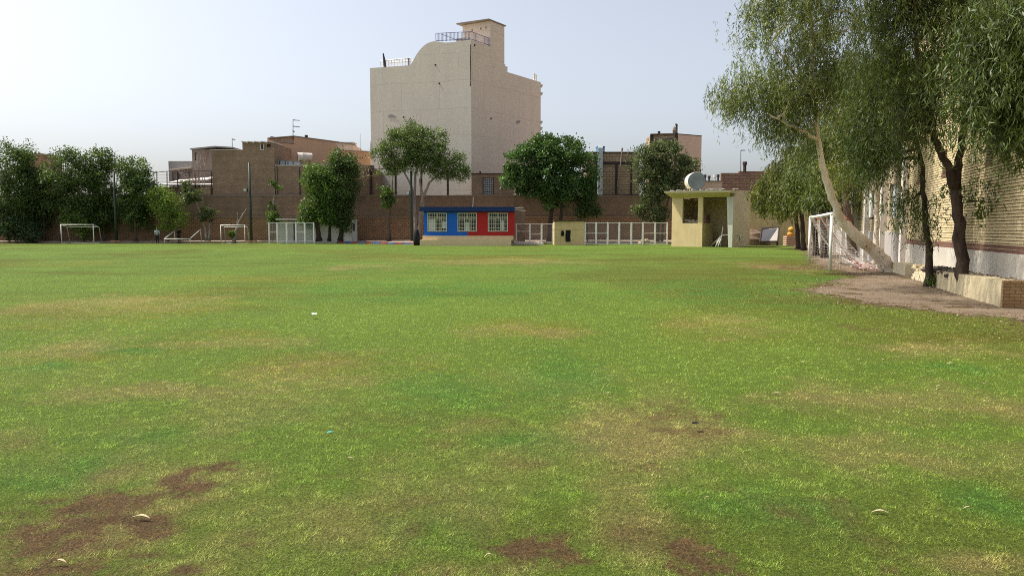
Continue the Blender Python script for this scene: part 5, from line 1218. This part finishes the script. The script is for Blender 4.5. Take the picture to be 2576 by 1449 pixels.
person("man in a pale blue grey shirt and dark trousers walking on the far lawn edge", G(396, 613.2), R(200), 'shirt_grey', 'trouser_navy', (.16, -.16), ((.08, -.04), (-.05, -.12)), True)
person("person dressed all in black standing behind the tipped goal frame", G(451, 611.8), R(10), 'shirt_black', 'trouser_navy', (.02, -.02), ((.03, -.2), (.03, -.22)), False)
# ------------------------------------------------------------------ long building on the right
WP0 = Vector((15.25, 28.6, 0)); wd = Vector((WD.x, WD.y, 0)); wn_ = Vector((-WD.y, WD.x, 0))    # along, and out towards the field
fw = frame(WP0, (wd.x, wd.y), (wn_.x, wn_.y))    # x along (away), y towards the field
rb_ = thing("long_building", "long yellow brick building with slit windows and a white stone plinth on the right edge", "building", (WP0.x, WP0.y, 0))
S0, S1 = -23, 0.0
sl = []
for Yc in (19.1, 23.5, 17.75, 14.6, 27.0):
    s_ = (Yc - 28.6) / WD.y; sl.append((s_ - .27, s_ + .27, 3.32, 4.1))
m = MB(); m.holes(S0, S1, 1.22, 8.6, -.3, 0, sl, fw); m.box(S0, S1, -.3, 0, 1.12, 1.14, 0, fw); m.box(S0, S1, -7, -.3, 0, 8.5, 0, fw); m.build("brick_wall", "brick_yellow", rb_)
m = MB(); m.box(S0, S1, -.3, .015, 1.14, 1.22, 0, fw); m.box(S0, S1, -.3, .015, 1.04, 1.12, 0, fw); m.build("brown_band", "brown_stripe", rb_)
m = MB(); m.box(S0, S1, -.3, .03, -.05, 1.04, 0, fw)
m.build("plinth", "plinth", rb_)
for i, (a, c, z0, z1) in enumerate(sl):
    m = MB(); m.box(a, c, -.22, -.2, z0, z1, 0, fw); wn = m.build("slit_window", "glass", rb_)
    m = MB(); m.box(a - .04, c + .04, -.2, .03, z0 - .08, z0, 0, fw); m.box(a, c, -.2, -.15, (z0 + z1) / 2 - .03, (z0 + z1) / 2 + .03, 0, fw); m.build("sill", "brown_stripe", wn)
m = MB(); m.box(S0, S1, -.4, .12, 8.6, 8.8, 0, fw); m.build("roof_edge", "coping", rb_)
# further, plastered stretch with pilasters
fb_ = thing("plaster_building", "grey plastered and brick building with tall pilasters beyond the yellow brick one", "building", fw(8, 0, 0))
m = MB(); wl = [(2.7 + i * 5, 4.4 + i * 5, 2.1, 3.55) for i in range(4)]
m.holes(.01, 42, 1.5, 7.6, -.35, -.05, [(a, c, z0, z1) for a, c, z0, z1 in wl], fw); m.box(.01, 42, -6, -.35, 0, 7.5, 0, fw); m.build("brick_wall", "brick_farwall", fb_)
m = MB(); m.box(.01, 42, -.35, .02, -.05, 1.5, 0, fw); m.build("plinth", "greyplaster", fb_)
for i in range(9):
    m = MB(); s_ = .02 + i * 4.85; m.box(s_, s_ + .35, -.05, .22, -.05, 7.6, 0, fw); m.build("pilaster", "whitewash", fb_)
for a, c, z0, z1 in wl: m = MB(); m.box(a, c, -.2, -.17, z0, z1, 0, fw); m.box(a, a + .06, -.17, -.1, z0, z1, 0, fw); m.box((a + c) / 2 - .03, (a + c) / 2 + .03, -.17, -.1, z0, z1, 0, fw); m.build("window", "glass_pale", fb_)
m = MB(); m.box(.01, 42, -.5, .3, 7.6, 7.8, 0, fw); m.build("roof_edge", "coping", fb_)
# door / white sign box between pilasters
m = MB(); m.box(9.0, 10.2, -.05, .02, 2.2, 3.4, 0, fw); m.build("white_panel", "white", fb_)

# retaining blocks and fill
def onwall(Y): return (Y - 28.6) / WD.y
blk = thing("garden_block", "short pale yellow plastered block at the far end of the rubble bed", "block", G(2300, 690))
a = onwall(25.5); m = MB(); m.hexa([fw(a, .0, -.02), fw(a, .62, -.02), fw(a + 2.5, .62, -.02), fw(a + 2.5, 0, -.02), fw(a, 0, .36), fw(a, .6, .38), fw(a + 2.5, .6, .36), fw(a + 2.5, 0, .36)]); m.build("plaster_block", "yellow_pale", blk)
rt = thing("retaining_wall", "low stained and shadow-streaked plaster retaining wall of the rubble bed, with a raw brick end", "wall", G(2500, 750))
a0, a1 = onwall(15.0), onwall(20.9)
m = MB(); N = 14
for i in range(N):
    s0, s1 = a0 + (a1 - a0) * i / N, a0 + (a1 - a0) * (i + 1) / N; rg = random.Random(i); h0, h1 = .54 - .1 * i / N, .54 - .1 * (i + 1) / N
    m.hexa([fw(s0, .5, -.02), fw(s0, .82, -.02), fw(s1, .82, -.02), fw(s1, .5, -.02), fw(s0, .5, h0), fw(s0, .79, h0), fw(s1, .79, h1), fw(s1, .5, h1)])
m.build("plaster_face", "shade_stained", rt)
M['brick_end'] = brickwork('raw brick end', (.34, .22, .11), (.26, .16, .08), (.12, .08, .05), .21, .07, .008, (1, -.3), dirt=.4)
m = MB(); m.box(a0 - .12, a0 - .002, .045, .81, -.02, .55, 0, fw); m.build("brick_end", "brick_end", rt)
bed = thing("rubble_bed", "bed of soil and broken stones between the retaining wall and the plinth", "rubble", G(2480, 720)); m = MB(); m3 = MB(); rg = random.Random(9)
m.hexa([fw(a0, .04, 0), fw(a0, .5, 0), fw(a1 + 4, .5, 0), fw(a1 + 4, .04, 0), fw(a0, .04, .5), fw(a0, .5, .44), fw(a1 + 4, .5, .2), fw(a1 + 4, .04, .4)]); m.build("soil_fill", "soil", bed)
m = MB()
for i in range(230):
    s_ = rg.uniform(a0 + .1, a1 + 4); y_ = rg.uniform(.1, .55); z_ = .40 if s_ < a1 else .24 + rg.random() * .1; rr = rg.uniform(.04, .13)
    m.blob(fw(s_, y_, z_ + .02), (rr, rr, rr * .7), i, 0, .35, 6, 4)
m.build("stones", "rubble", bed)
m = MB()
for i in range(60): s_ = rg.uniform(a1 - 1.8, a1 + 1.2); m.blob(fw(s_, rg.uniform(.2, .75), .40 + rg.random() * .06), (rg.uniform(.08, .2), .14, .07), i + 300, 0, .4, 6, 4)
m.build("dark_debris", "darkrubble", bed)
m = MB()
for j in range(4):
    for i in range(11):
        s_ = a1 + .15 + i * .27 + (.12 if j % 2 else 0); y_ = .74 - j * .05; 
        if j == 3 and i % 3 == 0: continue
        m.box(s_, s_ + .24, y_ - .15, y_ + rg.uniform(-.01, .02), j * .085, j * .085 + .075, 0, fw)
m.build("loose_bricks", "yellow_pale", bed)

# ------------------------------------------------------------------ right hand trees
EU0, EU1 = (.055, .085, .020), (.135, .165, .040)
YG0, YG1 = (.080, .108, .022), (.170, .185, .038)
def pl(L, Y): return px_lobes(L, Y)
def tp(L):                               # trunk points (px, py, Y, radius)
    out = []
    for px_, py_, Y, r_ in L: p_ = P(px_, py_, Y); out.append((p_.x, p_.y, p_.z, r_))
    p0 = out[0]; out[0] = (p0[0], p0[1], -.08, p0[3]); return out
ge = "weeping gum trees along the right side"
weeping("gum_tree", "leaning gum tree with a smooth white trunk bent to the left beside the football goal", ge,
        pl([(1985, 60, 125, 90), (2100, 100, 95, 110), (1925, 235, 125, 70), (1888, 225, 78, 45), (2010, 210, 100, 90), (2000, 262, 60, 50), (1950, 295, 75, 42), (1930, 30, 42, 50), (2130, 210, 70, 80), (2060, -70, 150, 80, -1), (1838, 235, 34, 32), (1975, 345, 45, 32)], 27.5),
        [tp([(2238, 683, 28.3, .27), (2222, 655, 28.2, .26), (2190, 622, 28.1, .235), (2155, 592, 28, .215), (2122, 562, 28, .185), (2104, 524, 27.9, .155), (2086, 475, 27.8, .13), (2069, 420, 27.7, .115), (2056, 350, 27.6, .10), (2051, 270, 27.5, .09), (2044, 180, 27.4, .08), (2040, 90, 27.3, .06), (2034, -20, 27.2, .05)]),
         tp([(2240, 683, 28.3, .01), (2056, 352, 27.6, .07), (2020, 330, 27.3, .06), (1985, 315, 27, .05), (1930, 285, 26.8, .03)])[1:],
         tp([(2240, 683, 28.3, .01), (2050, 260, 27.5, .06), (1995, 180, 27.3, .045), (1940, 110, 27.2, .03)])[1:]],
        3900, (.072, .108, .026), (.215, .250, .070), 201, 'bark_white', per=17, L=(.10, .2), slen=(.3, 1.0))
weeping("gum_tree", "slim gum tree with a thin pale upright trunk behind the leaning white one", ge,
        pl([(2160, 330, 75, 60), (2150, 420, 60, 45), (2200, 250, 70, 80), (2130, 270, 60, 60)], 31), [tp([(2203, 668, 30.3, .13), (2204, 560, 30.3, .11), (2206, 450, 30.4, .1), (2195, 330, 30.6, .07), (2180, 220, 31, .04)])],
        1150, YG0, YG1, 202, 'bark_white', per=15)
weeping("gum_tree", "brown trunked gum tree right behind the slumped goal net", ge,
        pl([(2080, 420, 60, 50), (2110, 340, 70, 60), (2140, 460, 40, 40), (2050, 350, 50, 50), (2120, 200, 90, 90, 2)], 37), [tp([(2150, 660, 36, .22), (2142, 600, 36, .2), (2128, 520, 36, .17), (2120, 440, 36.4, .13), (2110, 330, 37, .08)])],
        1100, EU0, EU1, 203, 'bark_brown', per=15, L=(.15, .28))
for i, (bx_, by_, Yc, lab, lob) in enumerate((
        (2052, 645, 45, "dark gum trunk seen through the near part of the goal net", [(2040, 460, 46, 46), (2060, 400, 50, 46), (2010, 440, 40, 52)]),
        (2075, 648, 42, "darker gum trunk right of it, seen through the middle of the goal net", [(2085, 470, 40, 44), (2090, 400, 40, 50)]),
        (2022, 632, 57, "gum tree with a slanting trunk between the crate and the goal's far post", [(1990, 470, 40, 46), (2000, 410, 46, 46), (1975, 500, 26, 34)]),
        (2008, 630, 61, "farthest gum tree of the right hand row, arching over the slatted crate", [(1938, 462, 38, 46), (1925, 490, 26, 34), (1962, 425, 38, 40), (1975, 515, 26, 26)]))):
    weeping("gum_tree", lab, ge, pl(lob, Yc), [tp([(bx_, by_, Yc, .2), (bx_ - 2, 580, Yc, .17), (bx_ - 8, 500, Yc, .13), (bx_ - 14, 430, Yc, .07)])], 1000, YG0 if i > 1 else EU0, YG1 if i > 1 else EU1, 204 + i, 'bark_dark', per=13, L=(.18, .34), W=.2, slen=(.5, 1.3), nlimb=12)
weeping("gum_tree", "forked dark trunked gum tree nearest the retaining wall", ge,
        pl([(2300, 120, 110, 95), (2400, 60, 130, 90), (2270, 250, 80, 80), (2360, 210, 90, 75), (2480, 150, 90, 80), (2240, 340, 45, 40), (2300, 310, 45, 40), (2420, -60, 190, 90), (2245, 50, 60, 60), (2250, -190, 120, 70), (2400, -230, 150, 80, -2), (2120, -260, 110, 60, 1), (2300, -250, 120, 70, 3), (2010, -150, 80, 60, 1.5), (1900, -230, 90, 50, 1), (1850, -260, 80, 40, -2), (2000, -210, 90, 50, 4), (1960, -330, 140, 60, 0), (2530, 60, 70, 90)], 18.5) + [(4.5, 18.6, 11.2, 2.0, 2.6, .8), (5.8, 16.2, 11.2, 1.6, 2.0, .8), (3.9, 20.8, 11.4, 1.6, 1.6, .7), (6.9, 18.2, 11.2, 1.8, 2.6, .8)],  # unseen lobes above the view are added to dapple the wall and retaining wall
        [tp([(2428, 738, 18.5, .17), (2424, 690, 18.5, .155), (2417, 620, 18.5, .14), (2410, 540, 18.5, .13), (2402, 460, 18.5, .125), (2412, 400, 18.5, .09), (2425, 310, 18.6, .075), (2440, 200, 18.7, .06), (2450, 60, 18.8, .04)]),
         tp([(2428, 738, 18.5, .01), (2404, 470, 18.5, .10), (2385, 420, 18.4, .09), (2362, 370, 18.3, .085), (2345, 330, 18.3, .08), (2330, 260, 18.2, .065), (2310, 150, 18.1, .05), (2300, 30, 18, .03)])[1:]],
        5800, EU0, (.155, .185, .045), 210, 'bark_dark', per=20, L=(.10, .18), slen=(.3, 1.0))
weeping("gum_tree", "slim dark trunked gum tree with small leaf tufts, left of the forked one", ge,
        pl([(2200, 330, 60, 60), (2235, 200, 60, 90), (2215, 395, 30, 30), (2310, 535, 26, 20), (2290, 510, 16, 14)], 21),
        [tp([(2334, 720, 20.8, .115), (2338, 660, 20.8, .1), (2332, 600, 20.8, .085), (2326, 560, 20.8, .08), (2322, 480, 20.8, .065), (2318, 400, 20.8, .055), (2290, 300, 20.8, .04), (2260, 200, 20.9, .03)])],
        1250, (.045, .078, .02), (.09, .13, .03), 211, 'bark_dark', per=15, L=(.11, .2), slen=(.3, 1.0))
weeping("gum_tree", "dark hanging gum tree at the right border, mostly outside the photo", ge,
        pl([(2520, 180, 90, 90), (2540, 60, 100, 110), (2570, 165, 50, 50), (2612, 215, 50, 60), (2640, 180, 120, 150), (2574, 262, 16, 28)], 14.5), [tp([(2790, 800, 13.2, .16), (2780, 600, 13.3, .14), (2740, 380, 13.8, .11), (2690, 200, 14.3, .07)])],
        2900, EU0, (.10, .14, .034), 212, 'bark_dark', per=16, L=(.11, .2), slen=(.4, 1.2))
def shrublet(label, px_, py_, Y, lob, n_, seed, zb=0):
    tree("ivy_shoot", label, None, Y, lob, [[(px_, py_, .02), (px_ - 2, py_ - 15, .015), (px_, py_ - 28, .01)]], n_, MD0, MD1, seed, L=(.05, .1), cr=.08, nlimb=4, lr=.012, base=zb, cat="plant")
shrublet("small leafy shoot at the foot of the slim dark trunk", 2352, 716, 20.6, [(2355, 708, 22, 9), (2372, 700, 12, 10)], 420, 301)
# leafy sprays hanging before the yellow wall
weeping("hanging_branch", "small leafy twig sprouting in front of the yellow brick wall right of the forked trunk", None, pl([(2500, 520, 26, 18), (2450, 500, 22, 14), (2380, 480, 20, 12)], 18.7), [tp([(2410, 530, 18.5, .03), (2440, 505, 18.6, .02), (2500, 510, 18.7, .01)])[1:] * 1 + tp([(2410, 530, 18.5, .03), (2505, 522, 18.7, .006)])[1:]], 70, MD0, MD1, 302, 'bark_dark', base=2.2, per=14, L=(.07, .13), W=.35, slen=(.1, .35), nlimb=6, lr=.012, cat="branch")

# ------------------------------------------------------------------ litter on the lawn
rng = np.random.default_rng(77); NL = 16000
yl = rng.uniform(10.5, 34, NL); xl = 15.25 + .3204 * (yl - 28.6) - rng.uniform(0, 6.2, NL); e_ = dirt_edge(xl, yl)
kp = (e_ > -.8 - rng.random(NL) * .8) & (rng.random(NL) < np.where(e_ < .9, .9, .22)); xl, yl = xl[kp], yl[kp]; nl = len(xl)
pos = np.stack([xl, yl, (fbm(xl * .35, yl * .35, 90, 2) - .5) * .03 + .004], -1); dr = rng.normal(size=(nl, 3)); dr[:, 2] *= .15; dr = unit(dr)
Ls = rng.uniform(.015, .055, nl); pale = (rng.random(nl) < .14)[:, None]
cl_ = np.where(pale, np.array((.42, .35, .22)), np.array((.105, .062, .038))) * rng.uniform(.6, 1.4, nl)[:, None]
tag(leaf_mesh("leaf_litter", None, 'leaf', pos, dr, Ls, Ls * rng.uniform(.2, .5, nl), cl_, rng), "brown leaf and bark crumbs strewn over the bare earth by the right wall", "leaf litter", None, "stuff")
rg = random.Random(21)
leafpts = [(355, 1302, .16), (880, 1154, .09), (1530, 989, .10), (1955, 990, .14), (2365, 973, .13), (2395, 915, .2), (2310, 893, .16), (2433, 1278, .07), (2215, 1290, .13), (1875, 850, .09), (2225, 905, .1), (2000, 820, .1), (2290, 800, .13),
           (2430, 800, .12), (2180, 760, .12), (2250, 830, .15), (2500, 850, .1), (2480, 965, .08), (2130, 790, .1), (2060, 880, .08), (1500, 960, .07), (1120, 930, .08), (700, 985, .09), (2540, 905, .12), (2480, 1010, .07), (150, 1415, .1), (1230, 1400, .07), (1780, 1254, .05),
           (2340, 860, .1), (2160, 905, .1), (1890, 795, .08), (2020, 910, .09), (2420, 870, .12)]
for i, (px_, py_, L_) in enumerate(leafpts):
    c = G(px_, py_, .004); L_ *= .72; a_ = rg.uniform(-.5, .5); d = Vector((math.cos(a_), math.sin(a_) * .6, 0)).normalized(); s_ = Vector((-d.y, d.x, 0)); m = MB(); wv = L_ * rg.uniform(.06, .11)
    N = 6; cur = rg.uniform(-.2, .2); pts = []
    for k in range(N + 1):
        tt = k / N; w_ = wv * math.sin(math.pi * min(.97, max(.06, tt))); o = c + d * (tt - .5) * L_ + s_ * cur * L_ * math.sin(math.pi * tt) + Vector((0, 0, .012 * math.sin(tt * 3) + rg.uniform(0, .003))); pts.append((o - s_ * w_ + Vector((0, 0, w_ * .15)), o, o + s_ * w_ + Vector((0, 0, w_ * .15))))
    for p_, q_ in zip(pts, pts[1:]):
        for dz in (0, -.002):
            e = Vector((0, 0, dz)); m.quad(p_[0] + e, q_[0] + e, q_[1] + e, p_[1] + e); m.quad(p_[1] + e, q_[1] + e, q_[2] + e, p_[2] + e)
    o = m.build("fallen_leaf", "leaf_litter", None, True, c)
    tag(o, "curled dry pale leaf lying on the lawn", "leaf", "dry leaves scattered over the lawn")
def scrap(name, label, cat, px_, py_, L_, mat):
    c = G(px_, py_, .03); m = MB(); rg = random.Random(int(px_)); N = 5
    g = [[(c.x + (i / N - .5) * L_, c.y + (j / N - .5) * L_, c.z + .02 + rg.uniform(0, .35) * L_) for i in range(N + 1)] for j in range(N + 1)]
    for j in range(N):
        for i in range(N): m.quad(g[j][i], g[j][i + 1], g[j + 1][i + 1], g[j + 1][i])
    tag(m.build(name, mat, None, True, c), label, cat)
scrap("paper_scrap", "crumpled white paper scrap on the left middle of the lawn", "litter", 790, 795, .10, "paper")
scrap("plastic_scrap", "tiny teal plastic scrap in the grass near the photo's centre", "litter", 830, 1094, .035, "teal")
scrap("dark_scrap", "small dark scrap on the dry grass right of centre", "litter", 1748, 1072, .05, "black")
